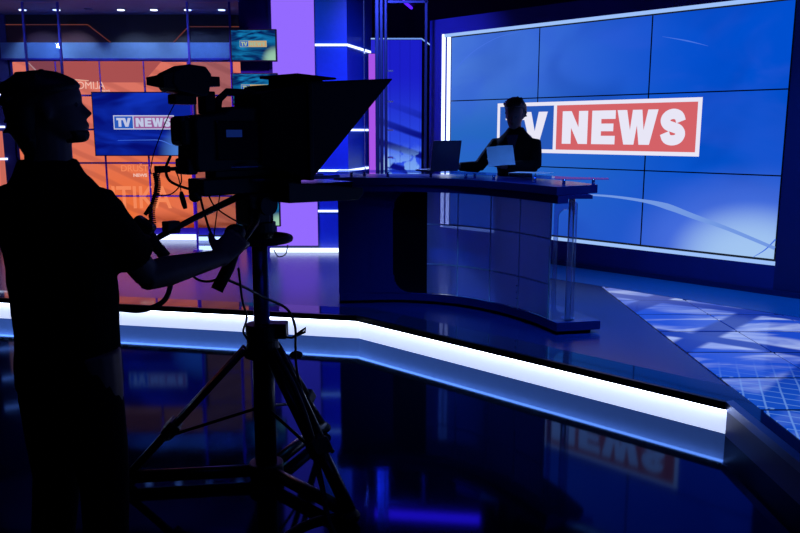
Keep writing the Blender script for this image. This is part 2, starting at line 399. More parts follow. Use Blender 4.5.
def wallT(m, depth=0.):    # outline (s,z) -> local (s,depth,z)
    return m @ Matrix(((1,0,0,0),(0,0,-1,depth),(0,1,0,0),(0,0,0,1)))
I4 = Matrix.Identity(4)
def screen_mesh(x0, x1, z0, z1, th=.004):
    return prism([(x0, z0), (x1, z0), (x1, z1), (x0, z1)], 0, th)
def S_outline(x0, x1, y0, y1, t):
    cp = [(.93,.70),(.80,.90),(.5,.97),(.2,.90),(.07,.74),(.2,.58),(.5,.5),(.8,.42),(.93,.26),(.8,.09),(.5,.03),(.2,.09),(.06,.29)]
    ix0, ix1, iy0, iy1 = x0+t/2, x1-t/2, y0+t*.42, y1-t*.42
    P = spline([(ix0+(ix1-ix0)*a, iy0+(iy1-iy0)*b, 0) for a, b in cp], 5); L_, R_ = [], []
    for i, p in enumerate(P):
        d = (P[min(i+1, len(P)-1)]-P[max(i-1, 0)]).normalized(); n = Vector((-d.y, d.x, 0)); L_.append(p+n*t*.48); R_.append(p-n*t*.48)
    return L_, R_
def logo(parent, T, s0, z0, k, depth, mw, mb, mr, plate='news_logo'):
    """TV NEWS sign, unit box 2.37 x .54 scaled by k at (s0,z0)"""
    f = lambda pts: [(s0+(p[0]-.809)*k, z0+(p[1]-1.385)*k) for p in pts]
    q = lambda a, b, c_, d: f([(a, c_), (b, c_), (b, d), (a, d)])
    e = .0015
    def put(name, polys, lvl, m, par):
        bm = bmesh.new()
        for p in polys: prism(p, depth+e*lvl, depth+e*(lvl+1), bm, T)
        o = obj(name, bm, m, None); o.parent = par; return o
    pl = put(plate, [q(.809, 3.18, 1.385, 1.927)], 0, mw, parent)
    put('blue_field', [q(.848, 1.565, 1.424, 1.888)], 1, mb, pl)
    put('red_field', [q(1.605, 3.14, 1.424, 1.888)], 1, mr, pl)
    a, b = 1.487, 1.825; t = .108
    Ls = [q(.93, 1.19, b-.085, b), q(1.005, 1.115, a, b)]
    Ls.append(f([(1.16, b), (1.275, b), (1.327, a+.13), (1.375, b), (1.49, b), (1.385, a), (1.265, a)]))
    x0, x1 = 1.679, 1.985
    Ls.append(f([(x0, a), (x0, b), (x0+t, b), (x1-t, a+.17), (x1-t, b), (x1, b), (x1, a), (x1-t, a), (x0+t, b-.17), (x0+t, a)]))
    x0, x1 = 2.034, 2.301; h = .085; mh = (a+b)/2
    Ls.append(f([(x0, a), (x0, b), (x1, b), (x1, b-h), (x0+t, b-h), (x0+t, mh+h*.45), (x1-.02, mh+h*.45), (x1-.02, mh-h*.45), (x0+t, mh-h*.45), (x0+t, a+h), (x1, a+h), (x1, a)]))
    x0, x1 = 2.320, 2.755; c5 = (x0+x1)/2
    Ls.append(f([(x0, b), (x0+.105, b), (x0+.145, a+.14), (c5-.05, b), (c5+.05, b), (x1-.145, a+.14), (x1-.105, b), (x1, b), (x1-.08, a), (x1-.19, a), (c5, a+.19), (x0+.19, a), (x0+.08, a)]))
    bm = bmesh.new()
    for p in Ls: prism(p, depth+e*2, depth+e*3, bm, T)
    L_, R_ = S_outline(2.768, 3.05, a-.005, b+.005, .1)
    for z in (depth+e*3,):
        lv = [bm.verts.new(T @ Vector((*f([(p.x, p.y)])[0], z))) for p in L_]; rv = [bm.verts.new(T @ Vector((*f([(p.x, p.y)])[0], z))) for p in R_]
        for i in range(len(lv)-1): bm.faces.new((lv[i], lv[i+1], rv[i+1], rv[i]))
    o = obj('lettering', bm, mw, None); o.parent = pl
    return pl

def ribbon(name, pts, ws, m, par, T, depth):
    P = spline([(p[0], p[1], 0) for p in pts], 8); n = len(P); bm = bmesh.new(); A, B = [], []
    for i, p in enumerate(P):
        d = (P[min(i+1, n-1)]-P[max(i-1, 0)]).normalized(); nr = Vector((-d.y, d.x, 0))
        t = i/(n-1)*(len(ws)-1); k = min(int(t), len(ws)-2); wd = ws[k]+(ws[k+1]-ws[k])*(t-k)
        A.append(bm.verts.new(T @ (p+nr*wd/2+Vector((0, 0, depth))))); B.append(bm.verts.new(T @ (p-nr*wd/2+Vector((0, 0, depth)))))
    for i in range(n-1): bm.faces.new((A[i], A[i+1], B[i+1], B[i]))
    o = obj(name, bm, m, None); o.parent = par; return o
vw = thing('video_wall', 'giant blue video wall showing the TV NEWS sign behind the presenter', 'video wall', WM[0], WM[1])
LT = wallT(I4, .055)
obj('frame', box(.09, 3.95, .056, .075, .48, 2.72), M['edge'], vw, world=False)
sx = [.105, 1.350, 2.640, 3.925]; sz = [.497, 1.236, 1.973, 2.708]
for i in range(3):
    for j in range(3):
        bm = screen_mesh(sx[i]+(.008 if i else 0), sx[i+1]-.008, sz[j]+.006, sz[j+1]-.006)
        o = obj('display_panel', bm, M['newswall'], None); o.parent = vw
        o.matrix_basis = wallT(I4, .055)      # object coords stay (s, z)
logo(vw, LT, .809, 1.385, 1., .005, M['white_t'], M['blue_f'], M['red_f'])
ribbon('light_swoosh', [(1.66, .95), (2.2, .965), (2.64, .94), (2.9, .90), (3.15, .83), (3.5, .735), (3.92, .60)], [.012, .02, .03, .06, .05, .035, .03], M['pale'], vw, LT, .006)
M['faint'] = emis('screen_faint_swoosh', (74, 120, 236), .9)
ribbon('light_swoosh', [(.12, 2.3), (.4, 2.5), (.75, 2.64), (1.1, 2.69)], [.015, .008, .004], M['faint'], vw, LT, .006)
ribbon('light_swoosh', [(2.75, 2.5), (3.0, 2.44), (3.2, 2.38)], [.002, .012, .002], M['faint'], vw, LT, .006)
ribbon('light_swoosh', [(3.74, .50), (3.84, .58), (3.92, .68)], [.004, .010, .012], M['faint'], vw, LT, .006)

# ------------------------------------------------------------------ orange video wall, back left (faces the camera)
Y0 = 10.228
ow = thing('video_wall', 'orange video wall of square panels with faint category words', 'video wall', (-3.5, Y0+.06, S))
OX = [-4.977+.5645*i for i in range(6)] + [-1.98]; OX[5] = -2.155
OZ = [.344+.4318*i for i in range(6)]
obj('frame', box(-5.0, -1.96, Y0, Y0+.05, .32, 2.52), M['blueframe'], ow)
T0 = Matrix.Translation((0, Y0-.001, 0)) @ wallT(I4)
for i in range(6):
    for j in range(5):
        bm = screen_mesh(OX[i]+.014, OX[i+1]-.014, OZ[j]+.012, OZ[j+1]-.012)
        o = obj('display_panel', bm, M['orange'], None); o.parent = ow; o.matrix_basis = MW(ow).inverted() @ T0
def text(body, x, z, h, m, par, Y, sx_=1., off=.02, align='LEFT', name='lettering'):
    cu = bpy.data.curves.new(name, 'FONT'); cu.body = body; cu.size = h/.73; cu.offset = off*h; cu.align_x = align; cu.extrude = .001
    o = bpy.data.objects.new(name, cu); COL.objects.link(o); cu.materials.append(m); o.parent = par
    o.matrix_basis = MW(par).inverted() @ Matrix.Translation((x, Y, z)) @ Matrix.Rotation(pi/2, 4, 'X') @ Matrix.Diagonal((sx_, 1, 1, 1)); return o
M['otext'] = emis('pale_orange_text', (244, 190, 176), .95); M['otext2'] = emis('dim_orange_text', (250, 138, 92), .95)
M['oblock'] = emis('dark_orange_field', (176, 84, 84), .9); M['oline'] = emis('pale_line', (240, 180, 160), .9)
text('EKONOMI', -3.925, 2.155, .095, M['otext'], ow, Y0-.010, .98, 0, 'RIGHT')
text('A', -3.795, 2.155, .095, M['otext'], ow, Y0-.010, .98, 0, 'RIGHT')
TW = MW(ow).inverted() @ Matrix.Translation((0, Y0-.003, 0)) @ wallT(I4)
ribbon('lettering', [(-3.888, 2.25), (-3.888, 2.185), (-3.893, 2.163), (-3.908, 2.158), (-3.918, 2.165)], [.011, .011], M['otext'], ow, TW, .010)
bm = bmesh.new()
for X in OX[1:6]: box(X-.008, X+.008, Y0-.016, Y0-.010, OZ[0], OZ[5], bm)
for Z in OZ[1:5]: box(OX[0], OX[6], Y0-.0155, Y0-.0105, Z-.007, Z+.007, bm)
obj('joint_grid', bm, mat('violet_joint_strips', (120, 70, 225), .4), ow)
text('NEWS', -3.735, 2.119, .025, M['otext'], ow, Y0-.008, 1.1, .03, 'RIGHT')
text('DRUŠTVO', -3.66, 1.10, .085, M['otext2'], ow, Y0-.008, 1, .01)
text('NEWS', -3.50, 1.03, .04, M['otext'], ow, Y0-.008, 1.2, .06)
text('POLITIKA', -3.02, .62, .30, M['otext2'], ow, Y0-.008, .8, .02, 'RIGHT')
b = screen_mesh(-3.80, -2.20, 2.24, 2.50, .002)
bm = prism([(-4.77, 2.50), (-4.60, 2.32), (-4.40, 2.285), (-4.03, 2.26), (-4.03, 2.235), (-3.30, 2.235), (-3.05, 2.50)], .006, .008)
o = obj('shade_field', bm, M['oblock'], None); o.parent = ow; o.matrix_basis = MW(ow).inverted() @ T0; b.free()
bm = bmesh.new(); prism([(-4.78, 2.50), (-4.765, 2.50), (-4.585, 2.31), (-4.0, 2.262), (-4.0, 2.25), (-4.6, 2.298)], .008, .009, bm)
o = obj('light_line', bm, M['oline'], None); o.parent = ow; o.matrix_basis = MW(ow).inverted() @ T0

bmn = thing('wall_monitor', 'wide blue monitor with TV NEWS sign hung on the orange video wall', 'monitor', (-3.32, Y0-.04, 1.31))
obj('housing', box(-3.955, -2.63, Y0-.07, Y0-.018, 1.30, 2.115), M['dark'], bmn)
sc = obj('screen', screen_mesh(0, 1.30, 0, .79), M['bluemon'], None); sc.parent = bmn
TB = Matrix.Translation((-3.943, Y0-.071, 1.312)) @ wallT(I4); sc.matrix_basis = MW(bmn).inverted() @ TB
logo(bmn, MW(bmn).inverted() @ Matrix.Translation((0, Y0-.071, 0)) @ wallT(I4), -3.690, 1.640, .33, .005, emis('monitor_white', (190, 196, 226), 1), M['blue_f'], emis('monitor_rose', (150, 90, 150), 1))
ribbon('light_swoosh', [(-3.65, 1.50), (-3.3, 1.505), (-3.1, 1.50), (-2.95, 1.44)], [.004, .008, .012], M['faint'], bmn, MW(bmn).inverted() @ Matrix.Translation((0, Y0-.071, 0)) @ wallT(I4), .006)

# header, upper wall, soffit with downlights, base light, side return
hd = struct('wall_back_set', box(-7.0, -1.80, Y0+.05, Y0+.35, S, 3.08), M['darkgrey'])
obj('header_board', box(-7.0, -1.87, Y0-.02, Y0+.05, 2.535, 2.73), M['header'], hd)
obj('header_lip', box(-7.0, -1.85, Y0-.03, Y0+.05, 2.513, 2.535), M['blueframe'], hd)
obj('accent_panel', prism([(-7.0, 2.735), (-3.70, 2.735), (-3.98, 2.955), (-7.0, 2.955)], 0, .01, T=Matrix.Translation((0, Y0+.045, 0)) @ wallT(I4)), M['maroon'], hd)
obj('accent_panel', prism([(-2.88, 2.735), (-1.85, 2.735), (-1.85, 2.92), (-2.70, 2.92)], 0, .01, T=Matrix.Translation((0, Y0+.045, 0)) @ wallT(I4)), M['darkgrey'], hd)
for pts in ([(-7.0, 2.955), (-3.98, 2.955)], [(-3.98, 2.955), (-3.70, 2.735)], [(-2.90, 2.735), (-2.70, 2.93)], [(-2.70, 2.93), (-1.85, 2.93)]):
    obj('accent_line', tube([(p[0], Y0+.035, p[1]) for p in pts], .005, 6), M['orange_line'], hd)
obj('lower_board', box(-7.0, -1.85, Y0, Y0+.05, S+.07, .32), M['blueframe'], hd)
obj('base_light', box(-5.6, -2.70, Y0-.03, Y0+.02, S+.005, S+.075), M['led'], hd)
obj('base_light', box(-2.68, -2.0, Y0-.10, Y0-.04, S+.005, S+.05), M['led'], hd)
sf = struct('ceiling_soffit', box(-7.0, -1.85, 8.6, Y0+.06, 3.08, 3.14), M['soffit'])
rt = struct('wall_left_set', prism([(-5.03, Y0+.02), (-5.03, Y0+.2), (-7.2, 9.0), (-7.1, 8.9)], S, 3.08), M['wall'])
for z in (2.07, 1.66, 1.25, .84):
    obj('light_line', prism([(-5.10, Y0-.06), (-5.35, Y0-.22), (-5.36, Y0-.20), (-5.11, Y0-.04)], z, z+.025), M['led'], rt)
obj('orange_panel', prism([(-5.14, Y0-.06), (-5.5, Y0-.27), (-5.51, Y0-.26), (-5.15, Y0-.05)], .4, 1.62), M['orange'], rt)
dl0 = None
for i, X in enumerate((-4.57, -4.16, -3.77, -3.38, -2.98, -2.57, -2.16)):
    names = ['small round downlight in the soffit, leftmost of the row', 'small round downlight in the soffit, second from the left end', 'dim round downlight in the soffit, third from the left end', 'small round downlight in the soffit, middle of the row after the dim one',
             'small round downlight in the soffit above the viewfinder', 'small round downlight in the soffit touching a slim post', 'small round downlight in the soffit, nearest the indigo column']
    t = thing('downlight', names[i], 'ceiling light', (X, 9.78, 3.08), 0, 'downlights in the soffit')
    obj('rim', cyl((X, 9.78), .055, 3.066, 3.082), M['soffit'], t)
    obj('lamp', cyl((X, 9.78), .042, 3.058, 3.068), M['lampw'] if i != 2 else M['otext2'] if False else (M['soffit'] if i == 2 else M['lampw']), t)
    if i in (0, 1, 3, 4, 5, 6):
        l = spot((X, 9.80, 3.05), (X, 10.12, 2.5), (.55, .75, 1), 13 if i in (0, 1, 3, 5) else 7, 85, .6, .02); l.parent = t; l.matrix_parent_inverse = MW(t).inverted()
# slim glass partition in front of the orange wall
gp = [(-4.345, 'slim violet-blue post in front of the orange wall, leftmost'), (-3.94, 'slim violet-blue post in front of the orange wall, just behind the operator\'s hair'),
      (-2.45, 'slim violet-blue post crossing the blue header above the viewfinder'), (-1.965, 'slim violet-blue post beside the two stacked monitors')]
for X, lb in gp:
    t = thing('partition_post', lb, 'post', (X, 9.3, S), 0, 'slim posts of the glass partition')
    obj('post', box(X-.011, X+.011, 9.285, 9.315, S+.004, 3.08), M['blueframe'], t)
    obj('foot_plate', box(X-.05, X+.05, 9.26, 9.34, S, S+.008), M['blueframe'], t)
for a, b_, lb in ((-4.328, -3.957, 'clear glass pane between two slim posts above the operator\'s head'), (-2.433, -1.982, 'clear glass pane left of the stacked monitors')):
    tag(obj('glass_screen', box(a, b_, 9.297, 9.303, S+.01, 3.07), M['glass']), lb, 'glass pane')
tag(obj('floor_light_bar', box(-2.45, -2.0, 9.33, 9.36, S+.003, S+.05), M['led']), 'short white light bar on the stage between two slim posts', 'light bar')

# ------------------------------------------------------------------ column, purple light panel, stacked monitors, blue panelling
cb = struct('column', box(-1.86, -1.45, 9.30, 9.9, S, 4.9), M['columnblue'])
pp = thing('purple_light_box', 'tall glowing purple light panel beside the indigo column', 'light panel', (-1.24, 9.32, S))
obj('panel', box(-1.475, -.99, 9.24, 9.28, S+.07, 4.6), M['purple'], pp)
obj('backing', box(-1.52, -.985, 9.281, 9.295, S, 4.62), M['wallnavy'], pp)
tag(obj('floor_light_bar', box(-1.55, -.62, 9.14, 9.18, S+.003, S+.05), M['led']), 'long white light bar on the stage in front of the purple panel', 'light bar')
labs = ['small teal monitor with TV NEWS sign, topmost on the indigo column', 'small teal monitor second from the top, partly behind the camera handle',
        'small teal monitor lowest on the column, seen below the camera']
ref = None
for i, (ztop) in enumerate((2.765, 2.278, .86)):
    mx = -1.675+(.0 if i < 2 else -.01); wd = .265
    t = thing('stacked_monitor', labs[i], 'monitor', (mx, 9.28, ztop-.36), 0, 'monitors stacked on the indigo column')
    obj('housing', box(mx-wd, mx+wd, 9.16, 9.21, ztop-.36, ztop), M['dark'], t, bevel=.005)
    sc = obj('screen', screen_mesh(0, 2*wd-.03, 0, .33), M['tealmon'], None); sc.parent = t
    sc.matrix_basis = MW(t).inverted() @ Matrix.Translation((mx-wd+.015, 9.159, ztop-.345)) @ wallT(I4)
    logo(t, MW(t).inverted() @ Matrix.Translation((0, 9.159, 0)) @ wallT(I4), mx-.155, ztop-.20, .13, .005, M['cream_f'], M['blue_f'], M['amber_f'])
    obj('bracket', box(mx-.06, mx+.06, 9.21, 9.298, ztop-.25, ztop-.11), M['dark'], t)
pb = struct('wall_panelling', prism([(-.985, 9.30), (-.615, 9.30), (-.36, 10.2), (-.36, 10.4), (-.985, 10.4)], S, 4.6), M['panelblue'])
for z in (2.603, 2.12, 1.632, 1.156, .672):
    obj('light_line', prism([(-.985, 9.28), (-.605, 9.28), (-.34, 10.2), (-.36, 10.2), (-.62, 9.30), (-.985, 9.30)], z-.012, z+.012), M['led'], pb)
# magenta bar, metal post cluster, glass partition with picture panel behind
mg = thing('light_bar', 'upright magenta light bar beside the grey metal posts', 'light bar', (-.31, 9.5, S))
obj('tube', box(-.372, -.262, 9.46, 9.49, S+.01, 2.52), M['magenta'], mg); obj('backing', box(-.38, -.255, 9.491, 9.52, S, 2.53), M['dark'], mg)
for X, lb, wd in ((-.265, 'dark square upright beside the magenta light bar', .03), (-.215, 'middle grey metal upright of the tight cluster', .025), (-.165, 'grey metal upright nearest the glass partition', .022)):
    t = thing('metal_upright', lb, 'post', (X, 9.3, S), 0, 'metal uprights in the cluster')
    obj('post', box(X-wd*.8, X+wd*.8, 9.26, 9.34, S+.005, 4.7), M['satin'], t, bevel=.008); obj('foot_plate', box(X-wd, X+wd, 9.25, 9.35, S, S+.006), M['satin'], t)
gt = thing('glass_partition', 'clear glass partition left of the big screen wall with bright edges', 'glass partition', (.08, 9.3, S))
obj('pane', box(-.135, .285, 9.297, 9.303, S+.02, 3.07), M['glass'], gt)
obj('top_rail', box(-.14, .32, 9.285, 9.315, 3.07, 3.095), M['satin'], gt)
obj('bottom_rail', box(-.14, .32, 9.28, 9.32, S, S+.02), M['satin'], gt)
obj('side_post', box(.287, .315, 9.285, 9.315, S, 3.10), M['satin'], gt)
for z in (1.30, 1.62, 1.95, 2.3):
    obj('clamp', box(-.145, -.08, 9.285, 9.315, z, z+.02), M['chrome'], gt)  # reflections in the pane, modelled as small chrome pieces
t2 = thing('glass_fin', 'narrow clear glass fin in front of the blue panelling', 'glass panel', (-.41, 9.25, S))
obj('pane', box(-.415, -.405, 9.12, 9.30, S+.01, 4.5), M['acryl'], t2); obj('shoe', box(-.43, -.39, 9.12, 9.30, S, S+.012), M['satin'], t2)
pc = thing('picture_panel', 'blue backlit picture panel with dark slanting stripes behind the glass partition', 'panel', (.1, 9.95, S))
sc = obj('picture', screen_mesh(-.36, .27, S+.03, 2.73), M['partpic'], None); sc.parent = pc; sc.matrix_basis = MW(pc).inverted() @ Matrix.Translation((0, 9.93, 0)) @ wallT(I4)
obj('backing', box(-.36, .27, 9.932, 9.98, S, 2.735), M['wallnavy'], pc)
obj('return', prism([(.27, 9.93), (.40, 10.6), (.37, 10.6), (.24, 9.98)], S, 2.73), M['wall'], pc)
obj('top_light', prism([(-.36, 9.92), (.27, 9.92), (.40, 10.6), (.39, 10.6), (.262, 9.93), (-.36, 9.93)], 2.737, 2.752), M['ledsoft'], pc)
obj('base_light', box(-.36, .27, 9.86, 9.90, S, S+.04), M['led'], pc)
nt = thing('neon_tube', 'short violet neon tube on the dark ceiling behind the glass partition', 'neon light', (.1, 11.9, 3.5))
obj('tube', tube([(.05, 11.4, 3.42), (.17, 12.0, 3.42)], .02, 8), M['neon'], nt)
obj('fixture', box(.0, .22, 11.3, 12.1, 3.45, 3.48), M['black'], nt)

# overhead tubes and lamps that mirror in the floor
def otube(p, q, lb, m='tubeneon', r=.07):
    t = thing('ceiling_tube', lb, 'ceiling light', p); obj('tube', tube([p, q], r, 8), M[m], t)
    obj('housing', tube([(p[0], p[1], p[2]+r*2), (q[0], q[1], q[2]+r*2)], r*.9, 6), M['dark'], t)
otube((-.73, 11.76, 4.5), (1.28, 11.5, 4.5), 'violet ceiling tube mirrored in the floor beyond the tripod')
for i, (x, y, lb) in enumerate(((.62, 12.2, 'small ceiling lamp mirrored as a dot in the black floor below the desk'), (-3.1, 11.6, 'small ceiling lamp mirrored in the floor beside the tripod leg'))):
    t = thing('ceiling_lamp', lb, 'ceiling light', (x, y, 4.4)); obj('can', cyl((x, y), .07, 4.42, 4.6), M['dark'], t); obj('lens', cyl((x, y), .05, 4.41, 4.42), M['lampw'], t)

# ------------------------------------------------------------------ curved news desk
dk = thing('news_desk', 'curved glass-fronted news desk with dark counter on the lit stage', 'desk', (.3, 6.2, S))
front = spline([(-.51, 6.36, 0), (0, 6.39, 0), (.42, 6.27, 0), (.74, 6.0, 0), (.97, 5.66, 0), (1.11, 5.34, 0)], 8)
cfr = spline([(-.54, 6.29, 0), (0, 6.29, 0), (.38, 6.15, 0), (.68, 5.86, 0), (.90, 5.52, 0), (1.055, 5.22, 0)], 8)
back = spline([(-.54, 6.84, 0), (.05, 6.85, 0), (.60, 6.70, 0), (1.0, 6.30, 0), (1.26, 5.85, 0), (1.39, 5.46, 0)], 8)
xy = lambda P: [(p.x, p.y) for p in P]
def offs(P, d):
    out = []
    for i, p in enumerate(P):
        t = (P[min(i+1, len(P)-1)]-P[max(i-1, 0)]).normalized(); out.append(p+Vector((-t.y, t.x, 0))*d)
    return out
def wallseg(P, d0, d1, z0, z1, bm=None): return prism(xy(offs(P, d0))+xy(offs(P, d1))[::-1], z0, z1, bm)
pbk = spline([(-.51, 6.78, 0), (.05, 6.80, 0), (.58, 6.65, 0), (.98, 6.27, 0), (1.26, 5.85, 0), (1.44, 5.41, 0)], 8)
obj('plinth', prism(xy(front)+xy(pbk)[::-1], .215, .28), M['desk'], dk, bevel=.004)
obj('plinth_recess', prism(xy(offs(front, .04))[:-1]+xy(offs(pbk, -.04))[::-1][1:], S, .215), M['deskdark'], dk)
obj('counter', prism(xy(cfr)+xy(back)[::-1], 1.19, 1.25), M['desktop'], dk, bevel=.004)
obj('apron', wallseg(cfr, .012, .10, 1.135, 1.19), M['desk'], dk)
obj('end_apron', box(1.09, 1.31, 5.27, 5.48, 1.165, 1.19), M['desk'], dk)
# left solid tower: closed end and front panel up to the opening
n0 = 14
obj('left_tower', prism([(-.51, 6.37), (-.51, 6.79)] + xy(offs(front[:6], .42))[::1] + xy(offs(front[:6], .0))[::-1], .28, 1.19), M['desk'], dk)
obj('inner_screen', prism(xy(offs(front[5:12], .40))+xy(offs(front[5:12], .43))[::-1], .28, 1.19), M['deskdark'], dk)
# rounded frame round the opening (front shell above/beside glass)
def shell(i0, i1, z0, z1): return wallseg(front[i0:i1], .0, .03, z0, z1)
obj('rounded_frame', shell(4, 9, .28, 1.19) if False else wallseg(front[4:8], -.004, .03, .28, 1.19), M['desk'], dk)
bm = bmesh.new(); bm2 = bmesh.new(); fr = []
for i in range(7, 10):
    for k in range(5): fr.append(front[i].lerp(front[i+1], k/5))
for i in range(len(fr)-1):
    d = (fr[i]-fr[0]).length; rr = .15
    if d < rr:
        h = rr-math.sqrt(max(0, rr*rr-(rr-d)**2))
        wallseg(fr[i:i+2], -.004, .012, 1.19-.055-h, 1.19, bm); wallseg(fr[i:i+2], -.004, .012, .28, .28+h, bm2)
obj('corner_fillet', bm, M['desk'], dk); obj('corner_fillet', bm2, M['desk'], dk)
obj('dark_recess_panel', wallseg(front[7:13], .012, .03, .28, 1.19), M['deskdark'], dk)
# glass front in panes with metal joints
gl_idx = list(range(7, len(front)))
pane_edges = [12, 17, 23, 29, 37]
for a, b_ in zip(pane_edges, pane_edges[1:]):
    for z0, z1 in ((.284, .53), (.534, .862), (.866, 1.135)):
        obj('glass_pane', wallseg(front[a:b_+1], .010, .018, z0, z1), M['deskglass'], dk)
for a in pane_edges[1:]:
    p = offs(front, .008)[a]
    obj('joint_strip', box(p.x-.004, p.x+.004, p.y-.004, p.y+.004, .28, 1.135), M['joint'], dk)
for z in (.532, .864):
    obj('joint_strip', wallseg(front[12:38], .004, .009, z-.005, z+.005), M['joint'], dk)
# clear acrylic arch and posts at the right end
ex = Vector((1.13, 5.36, 0))
arch = []
for k in range(13):
    a = pi*.5*k/12; arch.append((.0+.13-.13*sin(a)*1.0, 1.13-.16+.16*cos(a)))
ao = [(.16, 1.13), (.16, .28), (.15, .28), (.145, .40)]
ring_o = [(.17, 1.14), (-.02, 1.14), (-.02, .28), (.17, .28)]
def rrect(x0, x1, z0, z1, r, n=8):
    P = []
    for cx, cz, a0 in ((x1-r, z1-r, 0), (x0+r, z1-r, pi/2), (x0+r, z0+r, pi), (x1-r, z0+r, 1.5*pi)):
        for k in range(n+1): P.append((cx+r*cos(a0+pi/2*k/n), cz+r*sin(a0+pi/2*k/n)))
    return P
TA = Matrix.Translation((1.08, 5.40, 0)) @ Matrix.Rotation(R(0), 4, 'Z') @ XZ
bm = bmesh.new()
inn = rrect(.03, .15, .34, 1.08, .055)
for y in (0, .012):
    pass
ov = [Vector((p[0], p[1], 0)) for p in rrect(.0, .16, .285, 1.135, .02)]; iv = [Vector((p[0], p[1], 0)) for p in inn]
vs = []
for z in (0, .014): vs.append(([bm.verts.new(TA @ Vector((p.x, p.y, z))) for p in ov], [bm.verts.new(TA @ Vector((p.x, p.y, z))) for p in iv]))
n = len(ov)
for k in range(n):
    k2 = (k+1) % n
    bm.faces.new((vs[0][0][k], vs[0][0][k2], vs[0][1][k2], vs[0][1][k])); bm.faces.new((vs[1][0][k], vs[1][0][k2], vs[1][1][k2], vs[1][1][k]))
    bm.faces.new((vs[0][0][k], vs[0][0][k2], vs[1][0][k2], vs[1][0][k])); bm.faces.new((vs[0][1][k], vs[0][1][k2], vs[1][1][k2], vs[1][1][k]))
obj('acrylic_arch', bm, M['acryl'], dk)
obj('acrylic_post', cyl((1.215, 5.47), .022, .285, 1.165, 20), M['acryl'], dk, smooth=True)
obj('post_flange', cyl((1.215, 5.47), .05, .28, .288, 20), M['chrome'], dk)
for X, Y, lo in ((.98, 5.72, .62),):
    pass
for z in (.36, .41, .46, .53):
    p = offs(front, -.004)[29]; obj('fitting', ball((p.x, p.y, z), .008), M['chrome'], dk, smooth=True)
# raised glass top on stand-offs
obj('glass_top', prism([(.40, 6.14), (.72, 5.86), (.98, 5.55), (1.13, 5.40), (1.45, 5.40), (1.47, 5.50), (1.22, 5.62), (.98, 5.95), (.64, 6.30), (.42, 6.38)], 1.286, 1.294), M['topglass'], dk)
obj('glass_top', prism([(-.52, 6.34), (0, 6.34), (.38, 6.20), (.50, 6.46), (.05, 6.66), (-.52, 6.62)], 1.286, 1.294), M['topglass'], dk)
for X, Y in ((-.40, 6.42), (-.1, 6.40), (.25, 6.30), (.52, 6.15), (.72, 5.98), (.98, 5.66), (1.15, 5.46), (1.36, 5.47), (.60, 6.24), (-.3, 6.56)):
    obj('stand_off', cyl((X, Y), .012, 1.25, 1.286, 12), M['chrome'], dk, smooth=True)

# laptop
GZ = 1.297
LP = Matrix.Translation((.36, 6.32, GZ)) @ Matrix.Rotation(R(34), 4, 'Z')
lp = thing('laptop', 'open laptop turned away on the left side of the news desk', 'laptop', (.36, 6.32, GZ)); lp.matrix_basis = LP
obj('base', box(-.14, .14, .0, .21, 0, .016), M['lap'], lp, world=False, bevel=.003)
obj('keyboard', box(-.12, .12, .03, .13, .016, .018), M['dark'], lp, world=False)
LT_ = Matrix.Translation((0, .0, .016)) @ Matrix.Rotation(R(10), 4, 'X')
obj('lid', box(-.14, .14, -.004, .004, 0, .235, T=LT_), M['lap'], lp, world=False, bevel=.002)
obj('display', box(-.13, .13, .0045, .006, .012, .225, T=LT_), M['bluemon'], lp, world=False)

# papers
def sheet(name, lb, M4, sx_, sy_, bend=.01):
    bm = bmesh.new(); n = 6; G = [[bm.verts.new(M4 @ Vector(((i/n-.5)*sx_, (j/n-.5)*sy_, bend*cos((i/n-.5)*pi)))) for j in range(n+1)] for i in range(n+1)]
    for i in range(n):
        for j in range(n): bm.faces.new((G[i][j], G[i+1][j], G[i+1][j+1], G[i][j+1]))
    ex = bmesh.ops.extrude_face_region(bm, geom=bm.faces[:]); bmesh.ops.translate(bm, verts=[v for v in ex['geom'] if isinstance(v, bmesh.types.BMVert)], vec=(0, .001, .001))
    t = M4.to_translation(); bm.transform(Matrix.Translation(-t)); o = obj(name, bm, M['paper']); o.location = t; return tag(o, lb, 'paper')
sheet('paper_sheet', 'sheet of paper held up and read by the presenter', Matrix.Translation((.795, 6.17, 1.425)) @ Matrix.Rotation(R(-5), 4, 'Y') @ Matrix.Rotation(R(62), 4, 'X'), .21, .17)
sheet('paper_stack', 'pages lying on the desk glass under the presenter\'s forearm', Matrix.Translation((1.02, 6.05, GZ+.004)) @ Matrix.Rotation(R(-30), 4, 'Z'), .30, .21, .001)

